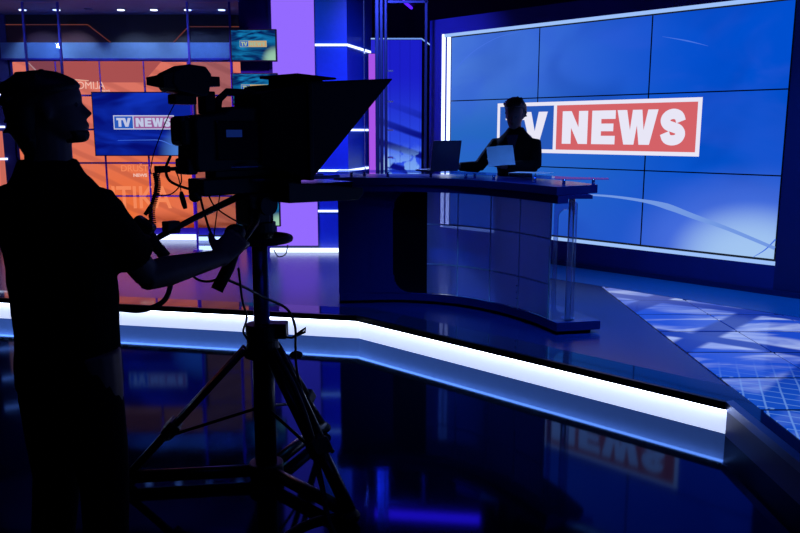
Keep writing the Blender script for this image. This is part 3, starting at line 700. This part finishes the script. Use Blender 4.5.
# ------------------------------------------------------------------ people
def head(bm, M4, h=.222, wide=1.):
    """head in local coords: x forward, y left, z from chin; unit = head height"""
    tab = [(0,.34,.02,.10),(.03,.39,-.06,.17),(.09,.405,-.2,.235),(.16,.415,-.31,.27),(.2,.405,-.35,.285),(.225,.425,-.36,.29),(.27,.415,-.385,.305),(.33,.40,-.41,.32),(.42,.395,-.44,.335),
           (.5,.365,-.46,.345),(.545,.395,-.465,.35),(.6,.405,-.475,.35),(.7,.39,-.475,.348),(.8,.345,-.44,.325),(.88,.27,-.38,.28),(.94,.17,-.29,.21),(.98,.05,-.19,.12),(1.,-.03,-.11,.04)]
    rings = []
    for z, f, b_, wd in tab:
        c_ = (f+b_)/2; ring = []
        for k in range(28):
            a = 2*pi*k/28; x = c_+(f-c_)*cos(a); y = wd*wide*math.copysign(abs(sin(a))**.9, sin(a)); ring.append(M4 @ (Vector((x, y, z))*h))
        rings.append(ring)
    loft(rings, bm)
    V = lambda x, y, z: M4 @ (Vector((x, y, z))*h)
    loft([[V(.37,-.02,.54),V(.37,.02,.54),V(.40,.015,.54),V(.40,-.015,.54)], [V(.36,-.045,.44),V(.36,.045,.44),V(.46,.02,.44),V(.46,-.02,.44)],
          [V(.34,-.075,.345),V(.34,.075,.345),V(.525,.035,.365),V(.525,-.035,.365)], [V(.35,-.06,.31),V(.35,.06,.31),V(.46,.03,.315),V(.46,-.03,.315)]], bm)
    for s in (1, -1):
        ball(V(-.02, s*.35*wide, .43), .13*h, bm, (.55, .28, 1), T=M4.to_3x3().to_4x4())
    tube([V(.395, -.10, .205), V(.43, -.04, .215), V(.435, 0, .212), V(.43, .04, .215), V(.395, .10, .205)], [.012*h, .028*h, .03*h, .028*h, .012*h], 8, bm)
    tube([V(.39, -.08, .17), V(.425, 0, .165), V(.39, .08, .17)], [.012*h, .032*h, .012*h], 8, bm)
def hand(bm, wrist, fwd, palm_n, side, k=1., curl=1.2, spread=.12, thumb_dir=None):
    """wrist point, direction of the hand, palm normal, side = +1/-1 for the thumb; curl in radians per finger total"""
    w_ = Vector(wrist); f = Vector(fwd).normalized(); n = Vector(palm_n); n = (n-f*n.dot(f)).normalized(); s = f.cross(n)*side
    P = lambda a, b_, c_=0: w_+f*a*k+s*b_*k+n*c_*k
    loft([ell(P(-.01, 0), s, n, .029*k, .021*k, 12), ell(P(.02, 0), s, n, .033*k, .018*k, 12), ell(P(.06, 0), s, n, .041*k, .016*k, 12), ell(P(.092, 0), s, n, .040*k, .013*k, 12), ell(P(.098, 0), s, n, .034*k, .009*k, 12)], bm)
    for i, (off, ln) in enumerate(((.030, .074), (.010, .084), (-.011, .078), (-.031, .062))):
        p = P(.085, off); ang = 0.; pts = [P(.06, off*.8), p]; d0 = (f+s*off*spread*10).normalized()
        for seg, fr in enumerate((.45, .32, .23)):
            ang += curl*(.3, .42, .28)[seg]; d = d0*cos(ang)+n*sin(ang); p = p+d*ln*fr*k; pts.append(p)
        tube(pts, [.009*k, .0095*k, .009*k, .008*k, .006*k], 8, bm)
    td = thumb_dir or (f*.6+s*.7+n*.4); td = Vector(td).normalized(); p0 = P(.018, .022); p1 = p0+td*.042*k; d2 = (td*.75+f*.35+n*.35*min(curl, 1)).normalized()
    tube([p0, p1, p1+d2*.030*k, p1+d2*.055*k], [.014*k, .012*k, .0105*k, .007*k], 8, bm)

# --- camera operator, seen from behind, head turned to the stage
fx, rx = Vector((.40, .917, 0)), Vector((.917, -.40, 0)); UP = Vector((0, 0, 1))
PC = Vector((-1.075, 2.42, 0))
man = thing('camera_operator', 'standing person in dark T-shirt gripping the camera handle, head turned to the stage', 'person', (PC.x, PC.y, 0))
def at(r, f, z): return PC+rx*r+fx*f+UP*z
bm = bmesh.new()
HM = Matrix.Translation((-1.050, 2.41, 1.587)) @ Matrix.Rotation(R(12), 4, 'Z') @ Matrix.Rotation(R(-4), 4, 'Y')
head(bm, HM, .215)
tube([at(.0, .0, 1.36), at(-.01, .0, 1.46), Vector((-1.085, 2.415, 1.53)), Vector((-1.08, 2.41, 1.64))], [.085, .075, .070, .066], 16, bm)
def torso(bm, tab, grow=0):
    loft([ell(at(cr, cf, z), rx, fx, wr+grow, df+grow, 24, .85) for z, cr, cf, wr, df in tab], bm)
TT = [(.86, 0, 0, .155, .11), (.95, 0, 0, .165, .115), (1.05, 0, 0, .155, .105), (1.15, 0, .0, .155, .108), (1.28, 0, .0, .175, .12), (1.38, 0, 0, .185, .115), (1.43, 0, 0, .15, .09), (1.475, 0, 0, .07, .06)]
torso(bm, TT)
sR, eR, wR = Vector((-.925, 2.36, 1.385)), Vector((-.835, 2.52, 1.148)), Vector((-.655, 2.78, 1.165))
sL, eL, wL = at(-.19, .0, 1.385), Vector((-1.20, 2.74, 1.17)), Vector((-1.075, 2.955, 1.215))
for s_, e_, w_ in ((sR, eR, wR), (sL, eL, wL)):
    tube([s_, s_.lerp(e_, .5), e_], [.058, .052, .044], 14, bm)
    tube([e_-(w_-e_)*.05, e_.lerp(w_, .25), e_.lerp(w_, .7), w_+(w_-e_)*.03], [.048, .053, .040, .031], 14, bm)
hand(bm, wR, (.35, .62, .45), (-.35, .75, -.5), 1, 1.25, 1.9)
hand(bm, wL, (.5, .5, .1), (.5, -.1, -.8), -1, 1.0, 1.7)
for s in (1, -1):
    hip, kn, an = at(s*.095, 0, .93), at(s*.115, .02, .50), at(s*.13, -.02, .09)
    tube([hip, hip.lerp(kn, .3), kn, kn.lerp(an, .3), an], [.095, .088, .06, .06, .042], 16, bm)
    ft = at(s*.14, .05, .045); loft([ell(at(s*.13+s*.01*i, f_, hh), rx, UP, wd, hh*.9, 12) for i, (f_, hh, wd) in enumerate(((-.08, .04, .03), (-.03, .05, .04), (.06, .045, .045), (.13, .03, .045), (.17, .02, .03)))], bm)
body = obj('body', fuse(bm, .0065, 3), M['skin'], man, smooth=True)
# T-shirt
bm = bmesh.new()
torso(bm, [(.80, .0, 0, .176, .135), (.88, 0, 0, .176, .134), (.98, .004, 0, .170, .13), (1.09, .006, 0, .176, .13), (1.2, 0, 0, .178, .13), (1.32, 0, 0, .195, .135), (1.40, 0, 0, .19, .12), (1.445, -.01, 0, .155, .10), (1.49, -.02, 0, .108, .088), (1.535, -.02, 0, .082, .078)])
for s_, e_, sg in ((sR, eR, 1), (sL, eL, -1)):
    d = (e_-s_).normalized()
    tube([s_-rx*sg*.08+UP*.015, s_+UP*.002, s_+d*.08, s_+d*.16, s_+d*.215], [.07, .076, .073, .070, .072], 18, bm)
b2 = fuse(bm, .009, 4)
tee = obj('tshirt', b2, M['shirt'], man, smooth=True)
tx = bpy.data.textures.new('folds', 'CLOUDS'); tx.noise_scale = .11
dm = tee.modifiers.new('folds', 'DISPLACE'); dm.texture = tx; dm.strength = .018; dm.mid_level = .5
bm = bmesh.new()
loft([ell(at(0, 0, z), rx, fx, wr, df, 24, .85) for z, wr, df in ((.80, .178, .128), (.88, .172, .125), (.96, .165, .122), (.99, .163, .12))], bm)
for s in (1, -1):
    tube([at(s*.085, 0, .90), at(s*.092, 0, .76), at(s*.098, .01, .60), at(s*.105, .015, .47), at(s*.12, -.01, .25), at(s*.13, -.02, .07)], [.10, .098, .09, .078, .07, .066], 18, bm)
obj('jeans', fuse(bm, .01, 3), M['jeans'], man, smooth=True)
for s in (1, -1):
    bm = bmesh.new(); loft([ell(at(s*.13+s*.012*i, f_, .0+hh), rx, UP, wd, hh-.001, 16, .7) for i, (f_, hh, wd) in enumerate(((-.11, .03, .03), (-.08, .048, .042), (0, .05, .048), (.09, .042, .052), (.16, .03, .048), (.19, .018, .03)))], bm)
    obj('shoe', bm, M['rubber'], man, smooth=True)
# hair: bushy shell with tufts, open over the face
def hairshape(HM, h, tab, mname, par, tufts=0, seed=1, face=.1, disp=.012):
    bm = bmesh.new(); rings = []
    for z, f, b_, wd in tab:
        c_ = (f+b_)/2; rings.append([HM @ (Vector((c_+(f-c_)*cos(2*pi*k/30), wd*sin(2*pi*k/30), z))*h) for k in range(30)])
    loft(rings, bm); rnd = random.Random(seed)
    for i in range(tufts):
        z, f, b_, wd = tab[rnd.randrange(len(tab)-1)]; a = rnd.uniform(.25*pi, 1.75*pi); c_ = (f+b_)/2
        p = Vector((c_+(f-c_)*cos(a), wd*sin(a), z)); o_ = Vector((cos(a), sin(a), .25)).normalized()
        tube([HM @ ((p-o_*.08)*h), HM @ ((p+o_*.03)*h), HM @ ((p+o_*.07+Vector((-.02, 0, -.07)))*h)], [.06*h, .035*h, .012*h], 6, bm)
    o = obj('hair', fuse(bm, .006, 2), M[mname], par, smooth=True); return o
hairshape(HM, .215, [(-.22,-.12,-.44,.22),(-.08,-.12,-.50,.27),(.06,-.12,-.56,.31),(.2,-.14,-.62,.34),(.34,-.10,-.63,.38),(.48,-.05,-.645,.41),(.6,.10,-.65,.43),(.68,.36,-.65,.43),(.77,.41,-.635,.42),(.85,.35,-.61,.38),(.91,.25,-.52,.32),(.97,.12,-.40,.23),(1.0,-.02,-.27,.11)], 'hair', man, 30, 3)
# chin beard
bm = bmesh.new(); loft([[HM @ (Vector((x, y, z))*.215) for x, y in ((.12,-wd),(.30,-wd*.95),(f-.03,-wd*.5),(f,0),(f-.03,wd*.5),(.30,wd*.95),(.12,wd),(.1,0))] for z, f, wd in ((-.03,.36,.09),(.0,.42,.14),(.07,.445,.20),(.14,.435,.25))], bm)
obj('beard', fuse(bm, .005, 2), M['hair'], man, smooth=True)

# --- presenter standing behind the desk
an = thing('news_presenter', 'person with short hair in black jacket reading a page behind the desk', 'person', (.98, 6.62, S))
AX, AF = Vector((.93, -.37, 0)), Vector((-.37, -.93, 0))      # her left-to-right as seen, her facing direction
def aa(r, f, z): return Vector((.975, 6.62, S))+AX*r+AF*f+UP*z
bm = bmesh.new()
HA = Matrix.Translation(aa(.0, .03, 1.465)) @ Matrix.Rotation(math.atan2(AF.y, AF.x), 4, 'Z') @ Matrix.Rotation(R(18), 4, 'Y')
head(bm, HA, .212, .95)
tube([aa(0, 0, 1.36), aa(0, 0, 1.43), aa(0, .02, 1.52)], [.055, .047, .046], 14, bm)
loft([ell(aa(0, 0, z), AX, AF, wr, df, 24, .9) for z, wr, df in ((.80, .15, .10), (.92, .16, .11), (1.06, .125, .095), (1.2, .145, .115), (1.32, .17, .10), (1.39, .13, .075), (1.42, .06, .05))], bm)
s1, e1, w1 = aa(-.165, 0, 1.325), aa(-.29, .10, 1.13), aa(-.44, .24, 1.135)
s2, e2, w2 = aa(.165, 0, 1.325), aa(.20, .12, 1.145), aa(-.02, .36, 1.155)
for s_, e_, w_ in ((s1, e1, w1), (s2, e2, w2)):
    tube([s_, e_], [.045, .038], 12, bm); tube([e_, e_.lerp(w_, .3), w_+(w_-e_)*.05], [.038, .038, .024], 12, bm)
hand(bm, w1, (-.9, -.25, .0), (0, 0, -1), 1, .9, .35)
hand(bm, w2, (-.75, -.25, .35), (.2, .6, .4), 1, .9, 1.1)
for s in (1, -1):
    tube([aa(s*.08, 0, .86), aa(s*.085, .01, .48), aa(s*.08, -.01, .08)], [.085, .052, .034], 14, bm)
    loft([ell(aa(s*.08, f_, hh+.002), AX, UP, wd, hh, 12) for f_, hh, wd in ((-.05, .03, .025), (.0, .045, .033), (.08, .03, .038), (.15, .018, .028))], bm)
obj('body', fuse(bm, .006, 3), M['skin'], an, smooth=True)
bm = bmesh.new()
loft([ell(aa(0, 0, z), AX, AF, wr, df, 24, .9) for z, wr, df in ((.78, .18, .135), (.92, .178, .13), (1.06, .145, .115), (1.2, .165, .135), (1.29, .185, .12), (1.345, .165, .105), (1.385, .13, .09), (1.425, .088, .075), (1.462, .062, .062))], bm)
for s_, e_, w_ in ((s1, e1, w1), (s2, e2, w2)):
    tube([s_.lerp(aa(0, 0, 1.33), .3), s_, s_.lerp(e_, .5), e_, e_+(e_-s_)*.05], [.05, .057, .055, .050, .04], 14, bm)
    tube([e_, e_.lerp(w_, .4), e_.lerp(w_, .88)], [.050, .046, .037], 14, bm)
obj('jacket', fuse(bm, .008, 3), M['jacket'], an, smooth=True)
bm = bmesh.new()
for s in (1, -1): tube([aa(s*.075, 0, .90), aa(s*.08, .0, .75), aa(s*.085, .01, .48), aa(s*.085, -.01, .10)], [.10, .095, .075, .07], 14, bm)
obj('trousers', fuse(bm, .01, 3), M['jacket'], an, smooth=True)
bm = bmesh.new(); prism([(-.05, 1.40), (.05, 1.40), (.0, 1.20)], -.138, -.118, bm, Matrix.Identity(4) @ XZ)
bm.transform(Matrix(((AX.x, -AF.x, 0, .975), (AX.y, -AF.y, 0, 6.62), (0, 0, 1, S), (0, 0, 0, 1))))
obj('blouse', bm, M['blouse'], an)
hairshape(HA, .212, [(.25,-.22,-.50,.24),(.36,-.05,-.55,.385),(.5,.02,-.58,.42),(.62,.06,-.60,.43),(.74,.14,-.60,.435),(.83,.30,-.58,.42),(.89,.40,-.55,.40),(.95,.39,-.52,.38),(1.0,.35,-.48,.36),(1.09,.2,-.36,.27),(1.14,.03,-.24,.14)], 'hair2', an, 16, 5)
for s in (1, -1):
    obj('eye', ball(HA @ (Vector((.325, s*.13, .50))*.212), .010), M['eye'], an, smooth=True)
    obj('eye', ball(HM @ (Vector((.325, s*.13, .50))*.215), .010), M['eye'], man, smooth=True)

# ------------------------------------------------------------------ tripod
TC = Vector((-.63, 3.44, 0))
tp = thing('camera_tripod', 'tall black studio tripod with floor spreader carrying the television camera', 'tripod', TC)
RIG = R(45)
feet = [Vector((-1.26, 3.36, 0)), Vector((-.21, 3.02, 0)), Vector((-.42, 4.0, 0))]
obj('center_column', cyl(TC, .036, .05, 1.14), M['satin'], tp, smooth=True)
obj('column_sleeve', cyl(TC, .05, .05, .70), M['darkm'], tp, smooth=True)
bm = cyl(TC, .075, .68, .755); box(TC.x-.02, TC.x+.115, TC.y-.04, TC.y+.04, .69, .76, bm); obj('collar', bm, M['dark'], tp, bevel=.006)
obj('clamp_lever', tube([(TC.x+.08, TC.y-.02, .70), (TC.x+.14, TC.y-.03, .695), (TC.x+.185, TC.y-.04, .73), (TC.x+.205, TC.y-.04, .745), (TC.x+.20, TC.y-.04, .725), (TC.x+.15, TC.y-.03, .70)], .006, 8), M['darkm'], tp)
obj('clamp_knob', ball((TC.x+.16, TC.y-.05, .62), .022, s=(1.4, 1, .9)), M['dark'], tp, smooth=True)
obj('leg_crown', cyl(TC, .085, .60, .68, r1=.07), M['dark'], tp, bevel=.006)
for i, f in enumerate(feet):
    d = (f-TC).normalized(); top = TC+d*.08+UP*.64; bot = f+UP*.05; sd = Vector((-d.y, d.x, 0))
    bm = bmesh.new(); thick = 1.7 if i == 1 else 1.1
    for s in (1, -1): tube([top+sd*.028*s, bot.lerp(top, .35)+sd*.022*s], .014*thick, 10, bm)
    lg = obj('leg', bm, M['darkm'], tp, smooth=True)
    obj('lower_tube', tube([bot.lerp(top, .45), bot], .017*thick, 10), M['darkm'], lg, smooth=True)
    pk = bot.lerp(top, .38); zax = (top-bot).normalized(); T = Matrix.Translation(pk) @ zax.to_track_quat('Z', 'Y').to_matrix().to_4x4()
    obj('leg_lock', box(-.045, .045, -.03, .03, -.035, .035, T=T), M['dark'], lg, bevel=.006)
    obj('lock_lever', tube([pk+sd*.04, pk+sd*.065-zax*.02-UP*.02], .010, 8), M['dark'], lg)
    obj('foot', ball(f+UP*.03, .045, s=(1, 1, .66)), M['rubber'], lg, smooth=True)
    obj('brace', tube([TC+UP*.36, bot.lerp(top, .30)], .0075, 8), M['darkm'], tp)
    arm = tube([TC+UP*.045, f+UP*.045], .030, 10); obj('spreader_arm', arm, M['darkm'], tp, smooth=True)
obj('spreader_hub', cyl(TC, .08, .01, .085), M['dark'], tp, bevel=.005)
# steering ring and fluid head
bm = bmesh.new(); C0 = TC+UP*1.145
tube([C0+Vector((cos(a)*.135, sin(a)*.135, 0)) for a in [2*pi*k/32 for k in range(33)]], .016, 10, bm)
for a in (.3, .3+2*pi/3, .3+4*pi/3): tube([C0, C0+Vector((cos(a)*.13, sin(a)*.13, 0))], .012, 8, bm)
obj('steering_ring', bm, M['rubber'], tp, smooth=True)
bm = cyl(TC, .055, 1.12, 1.18, r1=.07); cyl(TC, .075, 1.18, 1.22, bm=bm); hdp = obj('head_bowl', bm, M['dark'], tp, smooth=False)
RT = Matrix.Translation(TC) @ Matrix.Rotation(RIG, 4, 'Z')
bm = box(-.085, .03, -.06, .06, 1.21, 1.355, T=RT); obj('fluid_head', bm, M['dark'], tp, bevel=.015)
bm = bmesh.new()
for s in (1, -1):
    c0 = RT @ Vector((0, s*.065, 1.30)); c1 = RT @ Vector((0, s*.085, 1.30)); tube([c0, c1], .045, 20, bm)
obj('tilt_drag_knob', bm, M['darkm'], tp)
obj('head_clamp', box(.03, .06, -.03, .03, 1.22, 1.30, T=RT), M['dark'], tp, bevel=.004)
# pan bars
hl = obj('pan_bar', tube([Vector((-.68, 3.40, 1.35)), Vector((-.86, 3.19, 1.26)), Vector((-1.03, 3.0, 1.165))], [.016, .013, .011], 10), M['darkm'], tp, smooth=True)
obj('handle_clamp', box(-.03, .03, -.022, .022, -.025, .025, T=Matrix.Translation((-.93, 3.13, 1.235)) @ Matrix.Rotation(R(50), 4, 'Z')), M['dark'], hl, bevel=.004)
dz = box(-.045, .04, -.03, .03, -.055, .05, T=Matrix.Translation((-1.01, 3.0, 1.235)) @ Matrix.Rotation(R(35), 4, 'Y'))
obj('zoom_control', dz, M['dark'], hl, bevel=.012)
obj('grip', tube([Vector((-.99, 3.0, 1.22)), Vector((-.915, 2.99, 1.135))], .023, 14), M['rubber'], hl, smooth=True)
obj('pointer_knob', tube([Vector((-.99, 3.0, 1.30)), Vector((-.965, 3.0, 1.335))], .008, 8), M['dark'], hl)
hr = obj('pan_bar', tube([Vector((-.62, 3.36, 1.27)), Vector((-.60, 3.2, 1.24)), Vector((-.625, 2.96, 1.18))], [.016, .014, .012], 10), M['darkm'], tp, smooth=True)
obj('grip', tube([Vector((-.615, 2.93, 1.21)), Vector((-.65, 2.89, 1.11)), Vector((-.69, 2.86, 1.03))], [.02, .024, .024], 14), M['rubber'], hr, smooth=True)
obj('focus_control', ball((-.635, 2.96, 1.235), .034, s=(1.2, 1, 1)), M['dark'], hr, smooth=True)

# ------------------------------------------------------------------ television camera (local: x towards the lens, y left, z up)
cm = thing('television_camera', 'large black television camera with raised viewfinder mounted on the tripod', 'camera', TC+UP*1.39, RIG)
def cbx(nm, a, m='dark', par=cm, bev=.008, T=None): return obj(nm, box(*a, T=T), M[m], par, world=False, bevel=bev)
cbx('mount_plate', (-.31, .20, -.06, .06, -.035, .035), 'darkm', bev=.006)
cbx('wedge_adapter', (-.24, .06, -.04, .04, .03, .07), 'dark')
obj('body', prism([(-.345, .10), (-.335, .065), (-.05, .065), (.10, .085), (.12, .30), (.05, .33), (-.16, .33), (-.20, .305), (-.33, .29), (-.345, .26), (-.34, .19)], -.075, .075, T=XZ), M['dark'], cm, world=False, bevel=.01)
cbx('battery', (-.390, -.33, -.05, .05, .17, .29), bev=.02)
cbx('rear_connector', (-.37, -.32, -.05, .05, .055, .12), bev=.008)
M['glos'] = mat('glossy_black_side_panel', (10, 12, 30), .18, spec=.6)
cbx('side_panel', (-.25, -.02, -.085, -.075, .11, .27), 'glos', bev=.006)
M['panel_glow'] = emis('dim_mirrored_text', (20, 44, 120), .5)  # faint glow painted in for text mirrored by the side panel
cbx('mirrored_text', (-.205, -.13, -.088, -.0855, .205, .235), 'panel_glow', bev=0)
obj('handle', tube([(-.19, 0, .31), (-.18, 0, .36), (-.14, 0, .392), (-.02, 0, .392), (.07, 0, .37), (.11, 0, .32)], .016, 12), M['rubber'], cm, world=False, smooth=True)
obj('handle_switches', box(-.02, .03, -.02, .02, .36, .385), M['dark'], cm, world=False)
obj('lens', loft([ell((x, 0, .20), (0,1,0), (0,0,1), r, r, 24) for x, r in ((.10, .07), (.13, .085), (.24, .09), (.25, .10), (.33, .10))]), M['dark'], cm, world=False)
cbx('lens_box', (.05, .20, -.13, .13, .08, .37), 'cloth', bev=.02)
# viewfinder
vf = obj('viewfinder', prism([(-.405, .415), (-.38, .385), (-.27, .365), (-.24, .375), (-.225, .455), (-.25, .485), (-.32, .49), (-.395, .455)], -.07, .07, T=Matrix.Translation((-.025, 0, 0)) @ XZ), M['dark'], cm, world=False, bevel=.008)
obj('viewfinder_hood', loft([[Vector(p) for p in ((-.38,-.06,.395),(-.38,.06,.395),(-.38,.06,.46),(-.38,-.06,.46))], [Vector(p) for p in ((-.465,-.07,.395),(-.465,.07,.41),(-.465,.07,.44),(-.465,-.07,.445))]]), M['rubber'], vf, world=False)
obj('viewfinder_screen', box(-.468, -.466, -.06, .06, .41, .435), M['glos'], vf, world=False)
obj('viewfinder_arm', box(-.27, -.22, -.04, .02, .30, .39), M['darkm'], vf, world=False, bevel=.004)
obj('viewfinder_bracket', box(-.40, -.30, -.03, .03, .335, .375), M['dark'], vf, world=False, bevel=.006)
obj('tally_light', box(-.245, -.195, -.04, .04, .41, .45), M['dark'], vf, world=False, bevel=.004)
# long steel rod with end knob, tilted slightly
obj('support_rod', tube([Vector((-.99, 3.18, 1.466)), Vector((-.60, 3.30, 1.474))], .0085, 10), M['satin'], cm, smooth=True)
obj('rod_end', tube([Vector((-1.0, 3.18, 1.465)), Vector((-.94, 3.19, 1.467))], [.016, .013], 10), M['rubber'], cm, smooth=True)
obj('plate_knob', ball((-.33, -.03, -.035), .024, s=(1, 1.3, 1)), M['dark'], cm, world=False, smooth=True)

# ------------------------------------------------------------------ teleprompter
tl = thing('teleprompter', 'black teleprompter hood with slanted front and monitor tray on the camera', 'teleprompter', TC+UP*1.39, RIG)
H0, H1 = .02, .46
M['hoodside'] = mat('navy_black_hood_side', (8, 8, 18), .8)
obj('side_flap', prism([(.12, .03), (.60, H1+.005), (.13, H1-.03)], -.238, -.228, T=XZ), M['hoodside'], tl, world=False)
obj('side_flap', prism([(.12, .03), (.60, H1+.005), (.13, H1-.03)], .228, .238, T=XZ), M['hoodside'], tl, world=False)
obj('top_cover', prism([(.12, H1-.035), (.60, H1+.002), (.60, H1+.010), (.12, H1-.025)], -.238, .238, T=XZ), M['cloth'], tl, world=False)
obj('raised_flap', prism([(.14, H1+.005), (.36, H1+.000), (.36, H1+.008), (.14, H1+.017)], -.12, .16, T=XZ), M['dark'], tl, world=False)
obj('flap_hinge', box(.16, .34, -.05, .12, H1-.03, H1+.005), M['dark'], tl, world=False)
obj('back_frame', box(.105, .13, -.24, .24, .02, H1-.03), M['darkm'], tl, world=False, bevel=.004)
bm = loft([[Vector(p) for p in ((-.04,-.10,.09),(-.04,.10,.09),(-.04,.10,.385),(-.04,-.10,.385))], [Vector(p) for p in ((.11,-.23,.03),(.11,.23,.03),(.11,.20,H1-.06),(.11,-.23,H1-.035))]])
obj('lens_shroud', bm, M['cloth'], tl, world=False)
M['mirror'] = glass('half_mirror_glass', (140, 140, 150), 4)
obj('mirror_glass', prism([(.12, .04), (.53, H1-.01), (.535, H1-.015), (.125, .035)], -.22, .22, T=XZ), M['mirror'], tl, world=False)
obj('monitor_tray', prism([(.02, -.075), (.42, -.085), (.45, -.06), (.45, -.03), (.02, .015)], -.20, .20, T=XZ), M['dark'], tl, world=False, bevel=.004)
obj('script_monitor', box(.14, .41, -.17, .17, -.03, .0), M['glos'], tl, world=False)
for s in (1, -1): obj('rail', tube([(-.08, s*.06, .018), (.42, s*.06, .018)], .0085, 10), M['satin'], tl, world=False, smooth=True)

# ------------------------------------------------------------------ cables
def cable(lb, pts, r=.005, n=8, cat='cable', name='cable'):
    P = spline(pts, 8); o = obj(name, tube(P, r, n), M['cable'], None, smooth=True); return tag(o, lb, cat)
P0, P1 = Vector((-.985, 3.14, 1.455)), Vector((-.968, 3.03, 1.25)); bm = bmesh.new(); pts = []
for k in range(28*12+1):
    t = k/(28*12); tw = 28*2*pi*t; rr = .011 if t < .95 else .007
    pts.append(P0.lerp(P1, t)+Vector((cos(tw)*rr+.01*sin(t*pi*2), sin(tw)*rr, 0)))
tag(obj('coiled_cord', tube(pts, .003, 6), M['cable'], None, smooth=True), 'black coiled cord hanging from the rod end to the zoom control', 'cord')
cable('thin black wire from the viewfinder down to the coiled cord', [(-.89, 3.16, 1.745), (-.925, 3.12, 1.66), (-.975, 3.11, 1.54), (-1.0, 3.13, 1.47), (-.995, 3.12, 1.45)], .0022)
cable('looped black wire under the steel rod', [(-.97, 3.16, 1.46), (-.98, 3.1, 1.38), (-.92, 3.10, 1.37), (-.88, 3.12, 1.41), (-.885, 3.15, 1.46)], .0025)
hm = thing('hanging_plug', 'slim black plug hanging on a short wire below the rod', 'plug', (-.885, 3.15, 1.31))
obj('wire', tube(spline([(-.91, 3.16, 1.462), (-.895, 3.15, 1.43), (-.888, 3.15, 1.375)], 6), .0025, 6), M['cable'], hm)
obj('plug', tube([(-.888, 3.15, 1.378), (-.886, 3.15, 1.36), (-.878, 3.15, 1.325), (-.874, 3.15, 1.308)], [.006, .011, .011, .008], 10), M['dark'], hm, smooth=True)
cable('thick black cable curving from the camera rear to its plate', [(-.93, 3.17, 1.52), (-.945, 3.15, 1.47), (-.93, 3.15, 1.42), (-.87, 3.2, 1.385), (-.83, 3.24, 1.38)], .006)
cable('black cable from the camera plate past the operator\'s wrist to the grip', [(-.83, 3.2, 1.39), (-.80, 3.15, 1.30), (-.74, 3.05, 1.20), (-.66, 2.97, 1.17)], .005)
cable('thin straight black wire beside the pan bar', [(-.745, 3.22, 1.37), (-.755, 3.18, 1.28), (-.76, 3.12, 1.17)], .0025)
cable('black cable sagging under the camera plate to the head', [(-.80, 3.22, 1.37), (-.77, 3.22, 1.31), (-.71, 3.26, 1.255), (-.66, 3.32, 1.22)], .0035)
cable('black cable looping beneath the operator\'s forearm', [(-.86, 2.97, 1.14), (-.80, 2.96, 1.06), (-.73, 2.93, 1.05), (-.66, 2.90, 1.09), (-.65, 2.88, 1.13)], .005)
cable('thick black cable curving out behind the operator\'s waist', [(-1.02, 2.72, .99), (-.93, 2.72, .985), (-.86, 2.74, 1.01), (-.84, 2.78, 1.06), (-.86, 2.9, 1.14)], .010)
cable('black cable running from the grip past the column to the collar knob', [(-.66, 2.91, 1.06), (-.62, 3.05, 1.0), (-.58, 3.2, .93), (-.50, 3.33, .85), (-.47, 3.37, .76), (-.47, 3.37, .66), (-.46, 3.34, .55), (-.40, 3.24, .38), (-.36, 3.1, .22), (-.30, 2.98, .08)], .006)
cable('black cable hanging straight from the grip to the collar', [(-.62, 2.93, 1.10), (-.635, 3.05, .95), (-.66, 3.25, .83), (-.70, 3.36, .74), (-.69, 3.38, .70)], .005)
cable('thick black cable run down the near tripod leg', [(-.56, 3.34, .66), (-.46, 3.26, .5), (-.38, 3.16, .33), (-.33, 3.06, .15), (-.28, 2.92, .03), (-.20, 2.8, .012), (-.05, 2.85, .012)], .012)
cable('black cable curling across the floor at the near tripod foot', [(-.20, 3.08, .012), (-.36, 3.02, .012), (-.46, 2.9, .012), (-.52, 2.75, .012), (-.6, 2.5, .012)], .012)
cable('thin black wire looping at the steering ring', [(-.50, 3.42, 1.12), (-.51, 3.41, 1.08), (-.54, 3.40, 1.07), (-.56, 3.40, 1.10)], .0025)
